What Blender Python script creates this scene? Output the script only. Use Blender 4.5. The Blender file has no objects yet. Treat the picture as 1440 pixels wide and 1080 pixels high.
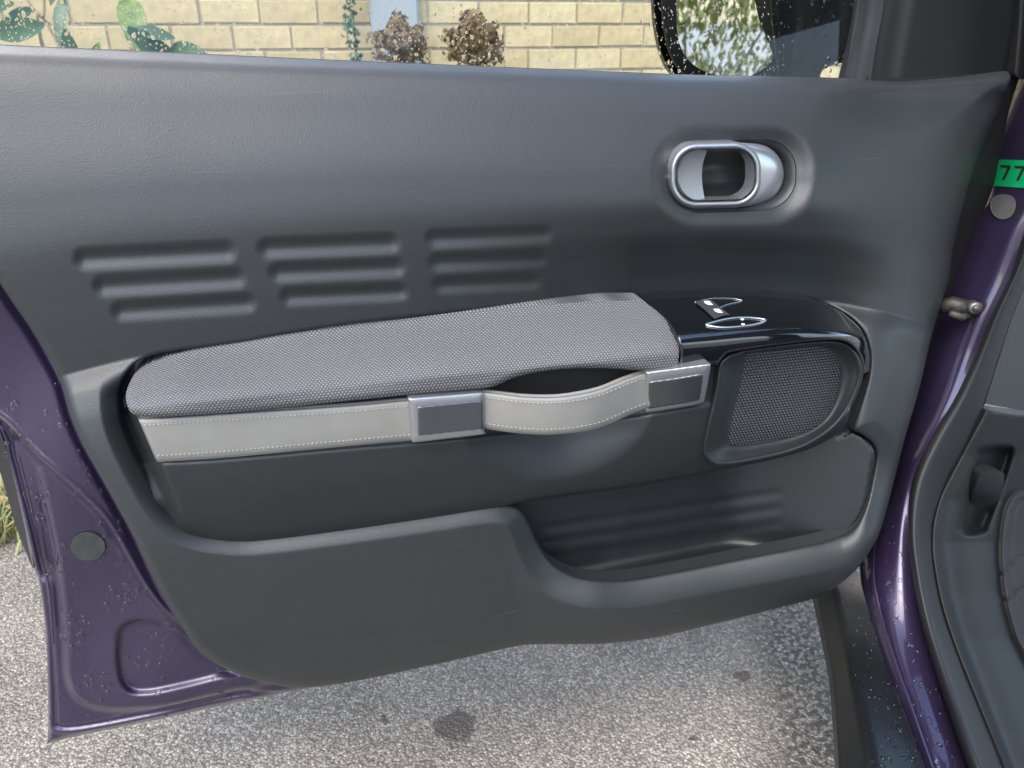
import bpy, bmesh, math, random
import numpy as np
from mathutils import Vector
from mathutils.bvhtree import BVHTree

random.seed(7); rng = np.random.default_rng(7)
scene = bpy.context.scene
COL = scene.collection

# ------------------------------------------------------------------ camera
FPX = 1080.0                       # focal length in pixels of a 1440 px wide frame
CAM = np.array([0.0, -0.80, 1.03]); PITCH, YAW = math.radians(25), math.radians(14)
cd = bpy.data.cameras.new('camera'); co = bpy.data.objects.new('camera', cd); COL.objects.link(co)
co.location = CAM; co.rotation_euler = (math.pi/2-PITCH, 0, -YAW)
cd.sensor_width = 36; cd.lens = 36*FPX/1440; cd.clip_start = 0.02; cd.clip_end = 2000
cd.dof.use_dof = True; cd.dof.focus_distance = 0.86; cd.dof.aperture_fstop = 10
scene.camera = co
# ------------------------------------------------------------------ sky, sun, exposure
w = bpy.data.worlds.new('World'); scene.world = w; w.use_nodes = True
nt = w.node_tree; bg = nt.nodes['Background']
sky = nt.nodes.new('ShaderNodeTexSky'); sky.sky_type = 'NISHITA'; sky.sun_disc = False
SUN_EL, SUN_ROT = math.radians(55), math.radians(222)
sky.sun_elevation = SUN_EL; sky.sun_rotation = SUN_ROT
sky.air_density = 1.0; sky.dust_density = 1.9; sky.ozone_density = 1.0
nt.links.new(sky.outputs[0], bg.inputs[0]); bg.inputs[1].default_value = 0.15
sd = bpy.data.lights.new('sun', 'SUN'); so = bpy.data.objects.new('sun', sd); COL.objects.link(so)
sd.energy = 0.7; sd.angle = math.radians(50); sd.color = (1.0, 0.95, 0.86)
sdir = Vector((math.sin(SUN_ROT)*math.cos(SUN_EL), math.cos(SUN_ROT)*math.cos(SUN_EL), math.sin(SUN_EL)))
so.rotation_euler = sdir.to_track_quat('Z', 'Y').to_euler(); so.location = (-3, -4, 6)
vs = scene.view_settings; vs.view_transform = 'Standard'; vs.look = 'None'; vs.exposure = 2.08; vs.gamma = 1
vs.use_curve_mapping = False

# ------------------------------------------------------------------ geometry helpers
_F = np.array([math.sin(YAW)*math.cos(PITCH), math.cos(YAW)*math.cos(PITCH), -math.sin(PITCH)])
_R = np.array([math.cos(YAW), -math.sin(YAW), 0.0]); _U = np.cross(_R, _F)
def ray(u, v):
    u = np.asarray(u, float)[..., None]; v = np.asarray(v, float)[..., None]
    return _F + _R*(u-720)/FPX + _U*(540-v)/FPX
def at(u, v, Y):
    """point of the door where a sight line meets depth Y (Y=0: the belt plane of the door, minus = into the car)"""
    r = ray(u, v); t = (np.asarray(Y, float)[..., None]-CAM[1])/r[..., 1:2]
    return CAM + r*t
def at_z(u, v, Z):
    r = ray(u, v); t = (np.asarray(Z, float)[..., None]-CAM[2])/r[..., 2:3]
    return CAM + r*t
def sstep(a, b, x):
    t = np.clip((np.asarray(x, float)-a)/(b-a), 0, 1); return t*t*(3-2*t)
def knots(xk, yk):
    xk = np.array(xk, float); yk = np.array(yk, float)
    m = np.gradient(yk, xk)
    d = np.diff(yk)/np.diff(xk)
    for i in range(1, len(xk)-1):                      # keep it monotone between knots
        if d[i-1]*d[i] <= 0: m[i] = 0
        else: m[i] = 2*d[i-1]*d[i]/(d[i-1]+d[i])
    def f(x):
        x = np.clip(x, xk[0], xk[-1]); i = np.clip(np.searchsorted(xk, x)-1, 0, len(xk)-2)
        h = xk[i+1]-xk[i]; t = (x-xk[i])/h
        return ((2*t**3-3*t**2+1)*yk[i]+(t**3-2*t**2+t)*h*m[i]+(-2*t**3+3*t**2)*yk[i+1]+(t**3-t**2)*h*m[i+1])
    return f
def spline(P, n=5, closed=True):
    """Catmull-Rom; a point given twice in a row makes a corner"""
    P = np.array(P, float); out = []; N = len(P)
    rngi = range(N if closed else N-1)
    for i in rngi:
        p1 = P[i]; p2 = P[(i+1) % N]
        if np.allclose(p1, p2): continue
        p0 = P[(i-1) % N] if closed or i > 0 else p1*2-p2
        p3 = P[(i+2) % N] if closed or i < N-2 else p2*2-p1
        for k in range(n):
            t = k/n
            out.append(.5*((2*p1)+(-p0+p2)*t+(2*p0-5*p1+4*p2-p3)*t*t+(-p0+3*p1-3*p2+p3)*t**3))
    if not closed: out.append(P[-1])
    return np.array(out)
def resample(P, n):
    P = np.array(P, float); s = np.r_[0, np.cumsum(np.linalg.norm(np.diff(P[:, :2], axis=0), axis=1))]
    t = np.linspace(0, s[-1], n)
    return np.stack([np.interp(t, s, P[:, k]) for k in range(P.shape[1])], 1)
def sdf(poly, u, v, margin=160):
    """signed distance in pixels to a closed outline, minus inside"""
    u = np.asarray(u, float).ravel(); v = np.asarray(v, float).ravel()
    out = np.full(u.shape, float(margin))
    lo = poly.min(0)-margin; hi = poly.max(0)+margin
    idx = np.nonzero((u > lo[0]) & (u < hi[0]) & (v > lo[1]) & (v < hi[1]))[0]
    x = u[idx]; y = v[idx]; best = np.full(x.shape, 1e18); ins = np.zeros(x.shape, bool)
    A = poly; B = np.roll(poly, -1, 0)
    for (ax, ay), (bx, by) in zip(A, B):
        dx, dy = bx-ax, by-ay; L = dx*dx+dy*dy
        if L < 1e-12: continue
        t = np.clip(((x-ax)*dx+(y-ay)*dy)/L, 0, 1)
        ex = x-ax-t*dx; ey = y-ay-t*dy
        np.minimum(best, ex*ex+ey*ey, out=best)
        if ay != by:
            c = (ay > y) != (by > y)
            ins ^= c & (x < dx*(y-ay)/dy+ax)
    d = np.sqrt(best); out[idx] = np.where(ins, -d, d)
    return out
def capsule(u, v, a, b, r):
    dx, dy = b[0]-a[0], b[1]-a[1]; t = np.clip(((u-a[0])*dx+(v-a[1])*dy)/(dx*dx+dy*dy), 0, 1)
    return np.hypot(u-a[0]-t*dx, v-a[1]-t*dy)-r
def rrect(x0, y0, x1, y1, r, skew=0.0, n=6):
    pts = []
    for cx, cy, a0 in ((x1-r, y0+r, -90), (x1-r, y1-r, 0), (x0+r, y1-r, 90), (x0+r, y0+r, 180)):
        for k in range(n+1):
            a = math.radians(a0+90*k/n); pts.append((cx+r*math.cos(a), cy+r*math.sin(a)))
    p = np.array(pts); p[:, 1] += skew*(p[:, 0]-(x0+x1)/2)
    return p

LOC = {}                                               # base of each thing, so meshes can be given in world metres
def thing(name, label, cat, loc, group=None):
    o = bpy.data.objects.new(name, None); COL.objects.link(o); o.location = loc
    o.empty_display_size = .05; o['label'] = label; o['category'] = cat
    if group: o['group'] = group
    LOC[o.name] = np.array(loc, float); return o
def mk(name, V, faces, mat, parent=None, smooth=True, uv=None, kind=None, label=None):
    V = np.asarray(V, float); base = np.zeros(3)
    if parent is not None: base = LOC[parent.name]
    me = bpy.data.meshes.new(name)
    me.from_pydata((V-base).tolist(), [], [tuple(int(i) for i in f) for f in faces])
    me.update()
    if smooth: me.polygons.foreach_set('use_smooth', [True]*len(me.polygons))
    if uv is not None:
        lay = me.uv_layers.new(name='UVMap'); li = np.zeros(len(me.loops), np.int32)
        me.loops.foreach_get('vertex_index', li)
        lay.data.foreach_set('uv', np.asarray(uv, np.float32)[li].ravel())
    me.materials.append(mat)
    o = bpy.data.objects.new(name, me); COL.objects.link(o)
    if parent is not None: o.parent = parent
    LOC[o.name] = base
    if kind: o['kind'] = kind
    if label: o['label'] = label
    return o
def field(name, outline, depth, step, mat, parent, hole=None, skirt=.012, uvf=None, kind=None, label=None, xyz=None):
    """a moulded sheet: grid inside an outline, each point at depth(u, v); edges snapped to the outline and turned back"""
    outline = np.asarray(outline, float); lo = outline.min(0)-step; hi = outline.max(0)+step
    gu, gv = np.arange(lo[0], hi[0]+step, step), np.arange(lo[1], hi[1]+step, step)
    U, Vv = np.meshgrid(gu, gv); H, W = U.shape; u = U.ravel().copy(); v = Vv.ravel().copy()
    holes = [] if hole is None else (hole if isinstance(hole, list) else [hole])
    def reg(a, b):
        d = sdf(outline, a, b, 60)
        for h in holes: d = np.maximum(d, -sdf(np.asarray(h, float), a, b, 60))
        return d
    d = reg(u, v); ins = (d < 0).reshape(H, W)
    cell = ins[:-1, :-1] | ins[1:, :-1] | ins[:-1, 1:] | ins[1:, 1:]
    cy, cx = np.nonzero(cell); i0 = cy*W+cx
    Q = np.stack([i0, i0+W, i0+W+1, i0+1], 1)
    used = np.unique(Q); remap = -np.ones(H*W, int); remap[used] = np.arange(len(used))
    out = used[d[used] >= 0]
    for _ in range(2):
        a, b = u[out], v[out]; dd = reg(a, b); e = .3
        gx = (reg(a+e, b)-dd)/e; gy = (reg(a, b+e)-dd)/e; g = np.maximum(np.hypot(gx, gy), .3)
        u[out] -= dd*gx/g**2; v[out] -= dd*gy/g**2
    u = u[used]; v = v[used]; Q = remap[Q]
    P = xyz(u, v) if xyz else at(u, v, depth(u, v))
    faces = Q.tolist()
    E = np.sort(np.concatenate([Q[:, [0, 1]], Q[:, [1, 2]], Q[:, [2, 3]], Q[:, [3, 0]]]), 1)
    raw = np.concatenate([Q[:, [0, 1]], Q[:, [1, 2]], Q[:, [2, 3]], Q[:, [3, 0]]])
    key = E[:, 0]*10**7+E[:, 1]; _, inv, cnt = np.unique(key, return_inverse=True, return_counts=True)
    be = raw[cnt[inv] == 1]
    V = P; uv = uvf(u, v) if uvf else None
    if skirt:
        bv = np.unique(be); m = {int(x): k for k, x in enumerate(bv)}; n0 = len(P); nb = len(bv)
        a = P[bv]; b = a+np.array([0, skirt, 0]); V = np.concatenate([P, a, b])
        faces += [(n0+m[int(y)], n0+m[int(x)], n0+nb+m[int(x)], n0+nb+m[int(y)]) for x, y in be]
        if uv is not None: uv = np.concatenate([uv, uv[bv], uv[bv]])
    return mk(name, V, faces, mat, parent, True, uv, kind, label)
def loft(name, curves, mat, parent, n=60, m=6, bulge=None, thick=0.0, uvs=None, kind=None, smooth_across=True, label=None):
    """surface through several (u, v, Y) curves; optional thickness behind it"""
    cs = [resample(spline(c, 6, False), n) for c in curves]
    A = np.array(cs)                                   # k, n, 3
    rows = []
    if len(cs) > 2 and smooth_across:
        for j in range(n): rows.append(spline(A[:, j], m, False))
        G = np.array(rows).transpose(1, 0, 2)
    else:
        R = []
        for i in range(len(cs)-1):
            for k in range(m): R.append(A[i]*(1-k/m)+A[i+1]*k/m)
        R.append(A[-1]); G = np.array(R)
    K = G.shape[0]
    if bulge is not None:
        c = np.linspace(0, 1, K)[:, None]; s = np.linspace(0, 1, n)[None]; G[..., 2] += bulge(c, s)
    P = at(G[..., 0], G[..., 1], G[..., 2]).reshape(-1, 3)
    F = [(i*n+j, (i+1)*n+j, (i+1)*n+j+1, i*n+j+1) for i in range(K-1) for j in range(n-1)]
    uv = None
    if uvs:
        c = np.repeat(np.linspace(0, 1, K), n); s = np.tile(np.linspace(0, 1, n), K)
        uv = np.stack([s*uvs[0], c*uvs[1]], 1)
    if thick:
        o = len(P); P = np.concatenate([P, P+np.array([0, thick, 0])])
        F += [(o+a, o+d, o+c, o+b) for a, b, c, d in F[:]]
        rim = [j for j in range(n)]+[i*n+n-1 for i in range(1, K)]+[(K-1)*n+j for j in range(n-2, -1, -1)]+[i*n for i in range(K-2, 0, -1)]
        r0 = len(P); P = np.concatenate([P, P[rim], P[[o+r for r in rim]]]); L = len(rim)
        F += [(r0+k, r0+(k+1) % L, r0+L+(k+1) % L, r0+L+k) for k in range(L)]
        if uv is not None: uv = np.concatenate([uv, uv, uv[rim], uv[rim]])
    return mk(name, P, F, mat, parent, True, uv, kind, label)
def tree(*objs):
    V, F = [], []
    for o in objs:
        b = LOC[o.name]; n = len(V)
        V += [tuple(np.array(x.co)+b) for x in o.data.vertices]; F += [tuple(n+i for i in p.vertices) for p in o.data.polygons]
    return BVHTree.FromPolygons(V, F)
def hit(bvh, u, v, lift=.0006):
    r = ray(u, v); r = r/np.linalg.norm(r)
    p, nrm, i, d = bvh.ray_cast(Vector(CAM), Vector(r))
    if p is None: return None, None
    if nrm.dot(Vector(r)) > 0: nrm = -nrm
    return np.array(p)+np.array(nrm)*lift, np.array(nrm)
def frame_of(n):
    n = Vector(n).normalized(); t = Vector((0, 0, 1)); t = (t-n*t.dot(n))
    t = t.normalized() if t.length > 1e-4 else Vector((0, 1, 0)); return np.array(t.cross(n)), np.array(t), np.array(n)
def decal(name, bvh, poly, mat, parent, lift=.0008, step=2.5, kind=None, label=None):
    """a thin sheet laid on a surface"""
    poly = np.asarray(poly, float)
    def xyz(u, v):
        P = []
        for a, b in zip(u, v):
            p, n = hit(bvh, a, b, lift)
            P.append(p if p is not None else (P[-1] if P else CAM+ray(a, b)))
        return np.array(P)
    return field(name, poly, None, step, mat, parent, skirt=lift*.8, xyz=xyz, kind=kind, label=label)
def drops(name, pts, mat, parent, label=None):
    """water drops: flattened caps on a surface; pts = (point, normal, radius, stretch, height)"""
    V, F = [], []
    SEG, RN = 7, 3
    for p, n, r, st, hh in pts:
        x, y, z = frame_of(n); b = len(V); ph = random.random()*6
        V.append(p+z*r*hh)
        for k in range(1, RN+1):
            a = k/RN*math.pi/2
            for s in range(SEG):
                th = ph+s*2*math.pi/SEG; rr = r*math.sin(a)*(1+.12*math.sin(2*th+ph))
                V.append(p+x*rr*math.cos(th)+y*rr*math.sin(th)*st+z*r*hh*math.cos(a)-z*(r*.05 if k == RN else 0))
        for s in range(SEG): F.append((b, b+1+s, b+1+(s+1) % SEG))
        for k in range(RN-1):
            for s in range(SEG):
                q = b+1+k*SEG
                F.append((q+s, q+SEG+s, q+SEG+(s+1) % SEG, q+(s+1) % SEG))
    return mk(name, np.array(V), F, mat, parent, True, None, 'stuff', label)
def tube(pts, r, seg=8):
    pts = np.asarray(pts, float); V, F = [], []
    for i, p in enumerate(pts):
        t = pts[min(i+1, len(pts)-1)]-pts[max(i-1, 0)]; x, y, z = frame_of(t/np.linalg.norm(t))
        rr = r[i] if hasattr(r, '__len__') else r
        for s in range(seg):
            a = 2*math.pi*s/seg; V.append(p+x*rr*math.cos(a)+y*rr*math.sin(a))
    for i in range(len(pts)-1):
        for s in range(seg): F.append((i*seg+s, i*seg+(s+1) % seg, (i+1)*seg+(s+1) % seg, (i+1)*seg+s))
    F.append(tuple(range(seg-1, -1, -1))); F.append(tuple((len(pts)-1)*seg+s for s in range(seg)))
    return V, F

# ------------------------------------------------------------------ materials
def mat(name, col, rough=.5, metal=0.0, spec=.5, coat=0.0, coat_rough=.05, bump=None, vary=None, rvary=None, trans=0, ior=1.45):
    m = bpy.data.materials.new(name); m.use_nodes = True; n = m.node_tree.nodes; l = m.node_tree.links
    b = n['Principled BSDF']
    b.inputs['Base Color'].default_value = (*col, 1); b.inputs['Roughness'].default_value = rough
    b.inputs['Metallic'].default_value = metal; b.inputs['Specular IOR Level'].default_value = spec
    b.inputs['Coat Weight'].default_value = coat; b.inputs['Coat Roughness'].default_value = coat_rough
    b.inputs['Transmission Weight'].default_value = trans; b.inputs['IOR'].default_value = ior
    tc = n.new('ShaderNodeTexCoord')
    if bump:
        sc, st, dist = bump
        nz = n.new('ShaderNodeTexNoise'); nz.inputs['Scale'].default_value = sc; nz.inputs['Detail'].default_value = 3
        l.new(tc.outputs['Object'], nz.inputs['Vector'])
        bp = n.new('ShaderNodeBump'); bp.inputs['Strength'].default_value = st; bp.inputs['Distance'].default_value = dist
        l.new(nz.outputs['Fac'], bp.inputs['Height']); l.new(bp.outputs[0], b.inputs['Normal'])
    if vary:
        sc, c2 = vary
        nz = n.new('ShaderNodeTexNoise'); nz.inputs['Scale'].default_value = sc; nz.inputs['Detail'].default_value = 5
        l.new(tc.outputs['Object'], nz.inputs['Vector'])
        mx = n.new('ShaderNodeMix'); mx.data_type = 'RGBA'; mx.inputs['A'].default_value = (*col, 1); mx.inputs['B'].default_value = (*c2, 1)
        rp = n.new('ShaderNodeMapRange'); rp.inputs[1].default_value = .35; rp.inputs[2].default_value = .65
        l.new(nz.outputs['Fac'], rp.inputs[0]); l.new(rp.outputs[0], mx.inputs['Factor']); l.new(mx.outputs['Result'], b.inputs['Base Color'])
    if rvary:
        sc, r2 = rvary
        nz = n.new('ShaderNodeTexNoise'); nz.inputs['Scale'].default_value = sc; nz.inputs['Detail'].default_value = 6
        l.new(tc.outputs['Object'], nz.inputs['Vector'])
        rp = n.new('ShaderNodeMapRange'); rp.inputs[1].default_value = .3; rp.inputs[2].default_value = .7
        rp.inputs[3].default_value = rough; rp.inputs[4].default_value = r2
        l.new(nz.outputs['Fac'], rp.inputs[0]); l.new(rp.outputs[0], b.inputs['Roughness'])
    return m
def math_node(n, l, op, a, b=None, c=None):
    x = n.new('ShaderNodeMath'); x.operation = op
    for i, q in enumerate((a, b, c)):
        if q is None: continue
        if isinstance(q, (int, float)): x.inputs[i].default_value = q
        else: l.new(q, x.inputs[i])
    return x.outputs[0]

M_trim = mat('grained_dark_plastic', (.0180, .0207, .0210), .39, spec=.6, bump=(850, .6, .0006), rvary=(9, .46), vary=(4, (.0212, .0243, .0246)))
M_smooth = mat('smooth_dark_plastic', (.0148, .0178, .0182), .40, bump=(800, .5, .0005), rvary=(14, .48))
M_pocket = mat('pocket_plastic', (.012, .014, .015), .38, bump=(900, .3, .0004), rvary=(20, .52))
def scuffed(m, col2=(.045, .048, .05)):
    n = m.node_tree.nodes; l = m.node_tree.links; b = n['Principled BSDF']; tc = n.new('ShaderNodeTexCoord')
    src = b.inputs['Base Color'].links[0].from_socket if b.inputs['Base Color'].is_linked else None
    acc = None
    for rot, sc in ((.5, (6, 6, 420)), (-.9, (5, 5, 520))):
        mp = n.new('ShaderNodeMapping'); mp.inputs['Rotation'].default_value = (0, rot, 0); mp.inputs['Scale'].default_value = sc; l.new(tc.outputs['Object'], mp.inputs[0])
        nz = n.new('ShaderNodeTexNoise'); nz.inputs['Scale'].default_value = 1.0; nz.inputs['Detail'].default_value = 2; l.new(mp.outputs[0], nz.inputs['Vector'])
        r = n.new('ShaderNodeMapRange'); r.inputs[1].default_value = .73; r.inputs[2].default_value = .78; l.new(nz.outputs['Fac'], r.inputs[0])
        acc = r.outputs[0] if acc is None else math_node(n, l, 'MAXIMUM', acc, r.outputs[0])
    du = n.new('ShaderNodeTexNoise'); du.inputs['Scale'].default_value = 420; du.inputs['Detail'].default_value = 2; l.new(tc.outputs['Object'], du.inputs['Vector'])
    r = n.new('ShaderNodeMapRange'); r.inputs[1].default_value = .70; r.inputs[2].default_value = .78; l.new(du.outputs['Fac'], r.inputs[0])
    acc = math_node(n, l, 'MAXIMUM', acc, math_node(n, l, 'MULTIPLY', r.outputs[0], .8))
    mx = n.new('ShaderNodeMix'); mx.data_type = 'RGBA'; mx.inputs['B'].default_value = (*col2, 1)
    if src: l.new(src, mx.inputs['A'])
    else: mx.inputs['A'].default_value = b.inputs['Base Color'].default_value
    l.new(math_node(n, l, 'MULTIPLY', acc, .7), mx.inputs['Factor']); l.new(mx.outputs['Result'], b.inputs['Base Color'])
scuffed(M_trim); scuffed(M_smooth); scuffed(M_pocket)
M_gloss = mat('piano_black', (.004, .005, .006), .06, spec=.6, coat=1.0, coat_rough=.02)
M_rubber = mat('black_rubber', (.012, .012, .013), .55, bump=(300, .2, .0005))
M_black = mat('gap_shade_black', (.006, .006, .007), .6)  # flat black standing in for the shade inside gaps
M_paint = mat('purple_paint', (.024, .0155, .043), .38, metal=.45, coat=1.0, coat_rough=.035, bump=(60, .02, .001), vary=(1400, (.036, .025, .062)))
M_strap = mat('light_grey_leatherette', (.205, .199, .180), .5, bump=(900, .35, .0003), vary=(22, (.18, .174, .157)))
M_stitch = mat('pale_thread', (.30, .285, .255), .8)
M_metal = mat('satin_silver', (.38, .39, .40), .3, metal=.8)
M_plate = mat('satin_plate', (.15, .16, .175), .18, metal=.85)
M_handle = mat('silver_lacquer', (.46, .475, .495), .24, metal=.75, coat=.4)
M_cup = mat('handle_cup_plastic', (.021, .023, .0225), .42)
M_switch = mat('switch_plastic', (.035, .037, .04), .5)
M_icon = mat('white_print', (.8, .8, .8), .5)
M_clad = mat('sill_cladding', (.007, .008, .0085), .34, spec=.4, bump=(500, .2, .0004), rvary=(12, .5))
M_kick = mat('interior_plastic', (.011, .0125, .013), .5, spec=.35, bump=(900, .35, .0005))
M_kick2 = mat('interior_plastic_light', (.045, .048, .05), .5, bump=(900, .35, .0005))
M_mat = mat('floor_mat', (.02, .02, .021), .8, bump=(400, .5, .001))
M_plug = mat('grey_plug', (.045, .05, .047), .6, bump=(200, .4, .001), vary=(60, (.03, .033, .03)))
M_grom = mat('pale_plug', (.07, .07, .07), .6)
M_sticker = mat('green_sticker', (.0, .26, .085), .5)
M_ink = mat('black_ink', (.01, .01, .01), .6)
M_bolt = mat('zinc', (.16, .155, .14), .45, metal=.8)
M_iron = mat('greasy_iron', (.014, .013, .012), .5, bump=(160, .6, .002), vary=(90, (.04, .035, .028)))
M_water = mat('water', (1, 1, 1), .0, trans=1.0, ior=1.33)
M_mirror = mat('mirror_silver', (.86, .87, .86), .015, metal=1.0)
M_brickbase = mat('mortar', (.30, .265, .195), .9, bump=(60, .5, .004))
M_pipe = mat('pale_blue_grey_paint', (.24, .27, .285), .5)
M_leaf = mat('green_leaf', (.016, .055, .026), .45, vary=(20, (.035, .08, .03)))
M_leaf2 = mat('yellow_green_leaf', (.22, .25, .05), .5, vary=(8, (.34, .32, .12)))
M_leaf3 = mat('pale_green_leaf', (.05, .10, .025), .45, vary=(30, (.15, .19, .05)))
M_stem = mat('stem', (.16, .13, .07), .8)
M_dry = mat('dried_petals', (.10, .065, .03), .9, vary=(40, (.17, .115, .055)))
M_dryleaf = mat('dry_leaf', (.30, .20, .09), .8, vary=(30, (.20, .13, .06)))
M_grass = mat('grass_blade', (.12, .16, .04), .6, vary=(6, (.25, .23, .10)))

def fabric():
    m = mat('woven_grey_fabric', (.1, .1, .1), .8, spec=.3); n = m.node_tree.nodes; l = m.node_tree.links; b = n['Principled BSDF']
    tc = n.new('ShaderNodeTexCoord'); sp = n.new('ShaderNodeSeparateXYZ'); l.new(tc.outputs['UV'], sp.inputs[0])
    nz = n.new('ShaderNodeTexNoise'); nz.inputs['Scale'].default_value = 60; nz.inputs['Detail'].default_value = 2; l.new(tc.outputs['UV'], nz.inputs['Vector'])
    wob = math_node(n, l, 'MULTIPLY', math_node(n, l, 'SUBTRACT', nz.outputs['Fac'], .5), .0012)
    px, py = .0036, .0031
    x = math_node(n, l, 'DIVIDE', math_node(n, l, 'ADD', sp.outputs[0], wob), px); y = math_node(n, l, 'DIVIDE', math_node(n, l, 'ADD', sp.outputs[1], wob), py)
    row = math_node(n, l, 'FLOOR', y)
    odd = math_node(n, l, 'MULTIPLY', math_node(n, l, 'MODULO', row, 2.0), .5)
    fx = math_node(n, l, 'SUBTRACT', math_node(n, l, 'FRACT', math_node(n, l, 'ADD', x, odd)), .5)
    fy = math_node(n, l, 'SUBTRACT', math_node(n, l, 'FRACT', y), .5)
    d = math_node(n, l, 'SQRT', math_node(n, l, 'ADD', math_node(n, l, 'POWER', math_node(n, l, 'MULTIPLY', fx, 1.15), 2.0), math_node(n, l, 'POWER', fy, 2.0)))
    mr = n.new('ShaderNodeMapRange'); mr.inputs[1].default_value = .42; mr.inputs[2].default_value = .16; mr.inputs[3].default_value = 0; mr.inputs[4].default_value = 1
    l.new(d, mr.inputs[0])
    n2 = n.new('ShaderNodeTexNoise'); n2.inputs['Scale'].default_value = 900; l.new(tc.outputs['UV'], n2.inputs['Vector'])
    mm = math_node(n, l, 'MULTIPLY', mr.outputs[0], math_node(n, l, 'ADD', math_node(n, l, 'MULTIPLY', n2.outputs['Fac'], 1.5), .15))
    mx = n.new('ShaderNodeMix'); mx.data_type = 'RGBA'; mx.inputs['A'].default_value = (.072, .073, .075, 1); mx.inputs['B'].default_value = (.26, .258, .25, 1)
    l.new(mm, mx.inputs['Factor']); l.new(mx.outputs['Result'], b.inputs['Base Color'])
    bp = n.new('ShaderNodeBump'); bp.inputs['Strength'].default_value = .7; bp.inputs['Distance'].default_value = .0012
    l.new(mr.outputs[0], bp.inputs['Height']); l.new(bp.outputs[0], b.inputs['Normal'])
    return m
M_fabric = fabric()
def grille_mat():
    m = mat('speaker_mesh', (.03, .032, .034), .42); n = m.node_tree.nodes; l = m.node_tree.links; b = n['Principled BSDF']
    tc = n.new('ShaderNodeTexCoord'); sp = n.new('ShaderNodeSeparateXYZ'); l.new(tc.outputs['UV'], sp.inputs[0])
    x = math_node(n, l, 'DIVIDE', sp.outputs[0], .0042); y = math_node(n, l, 'DIVIDE', sp.outputs[1], .0036)
    odd = math_node(n, l, 'MULTIPLY', math_node(n, l, 'MODULO', math_node(n, l, 'FLOOR', y), 2.0), .5)
    fx = math_node(n, l, 'SUBTRACT', math_node(n, l, 'FRACT', math_node(n, l, 'ADD', x, odd)), .5)
    fy = math_node(n, l, 'SUBTRACT', math_node(n, l, 'FRACT', y), .5)
    d = math_node(n, l, 'SQRT', math_node(n, l, 'ADD', math_node(n, l, 'POWER', fx, 2.0), math_node(n, l, 'POWER', fy, 2.0)))
    mr = n.new('ShaderNodeMapRange'); mr.inputs[1].default_value = .50; mr.inputs[2].default_value = .30
    l.new(d, mr.inputs[0])
    mx = n.new('ShaderNodeMix'); mx.data_type = 'RGBA'; mx.inputs['A'].default_value = (.004, .004, .004, 1); mx.inputs['B'].default_value = (.065, .067, .07, 1)
    l.new(mr.outputs[0], mx.inputs['Factor']); l.new(mx.outputs['Result'], b.inputs['Base Color'])
    bp = n.new('ShaderNodeBump'); bp.inputs['Strength'].default_value = .9; bp.inputs['Distance'].default_value = .0015
    l.new(mr.outputs[0], bp.inputs['Height']); l.new(bp.outputs[0], b.inputs['Normal'])
    return m
M_grille = grille_mat()
def glass_mat():
    m = bpy.data.materials.new('window_glass'); m.use_nodes = True; n = m.node_tree.nodes; l = m.node_tree.links; n.clear()
    o = n.new('ShaderNodeOutputMaterial'); t = n.new('ShaderNodeBsdfTransparent'); t.inputs[0].default_value = (.93, .96, .93, 1)
    g = n.new('ShaderNodeBsdfGlossy'); g.inputs['Roughness'].default_value = .02; fr = n.new('ShaderNodeFresnel'); fr.inputs[0].default_value = 1.35
    mx = n.new('ShaderNodeMixShader'); l.new(fr.outputs[0], mx.inputs[0]); l.new(t.outputs[0], mx.inputs[1]); l.new(g.outputs[0], mx.inputs[2]); l.new(mx.outputs[0], o.inputs[0])
    return m
M_glass = glass_mat()
def brick_mat():
    m = mat('buff_brick', (.56, .44, .25), .85, bump=(90, .35, .003)); n = m.node_tree.nodes; l = m.node_tree.links; b = n['Principled BSDF']
    oi = n.new('ShaderNodeObjectInfo'); cr = n.new('ShaderNodeValToRGB')
    cr.color_ramp.elements[0].color = (.38, .295, .155, 1); cr.color_ramp.elements[1].color = (.47, .385, .225, 1)
    l.new(oi.outputs['Random'], cr.inputs[0]); tc = n.new('ShaderNodeTexCoord')
    nz = n.new('ShaderNodeTexNoise'); nz.inputs['Scale'].default_value = 25; nz.inputs['Detail'].default_value = 5; l.new(tc.outputs['Object'], nz.inputs['Vector'])
    mx = n.new('ShaderNodeMix'); mx.data_type = 'RGBA'; mx.blend_type = 'OVERLAY'; mx.inputs['Factor'].default_value = .35
    l.new(cr.outputs[0], mx.inputs['A']); l.new(nz.outputs['Fac'], mx.inputs['B']); l.new(mx.outputs['Result'], b.inputs['Base Color'])
    return m
M_brick = brick_mat()
STAINS = [(640, 1020, .036), (1045, 953, .014), (540, 1010, .006), (978, 1040, .008)]
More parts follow.
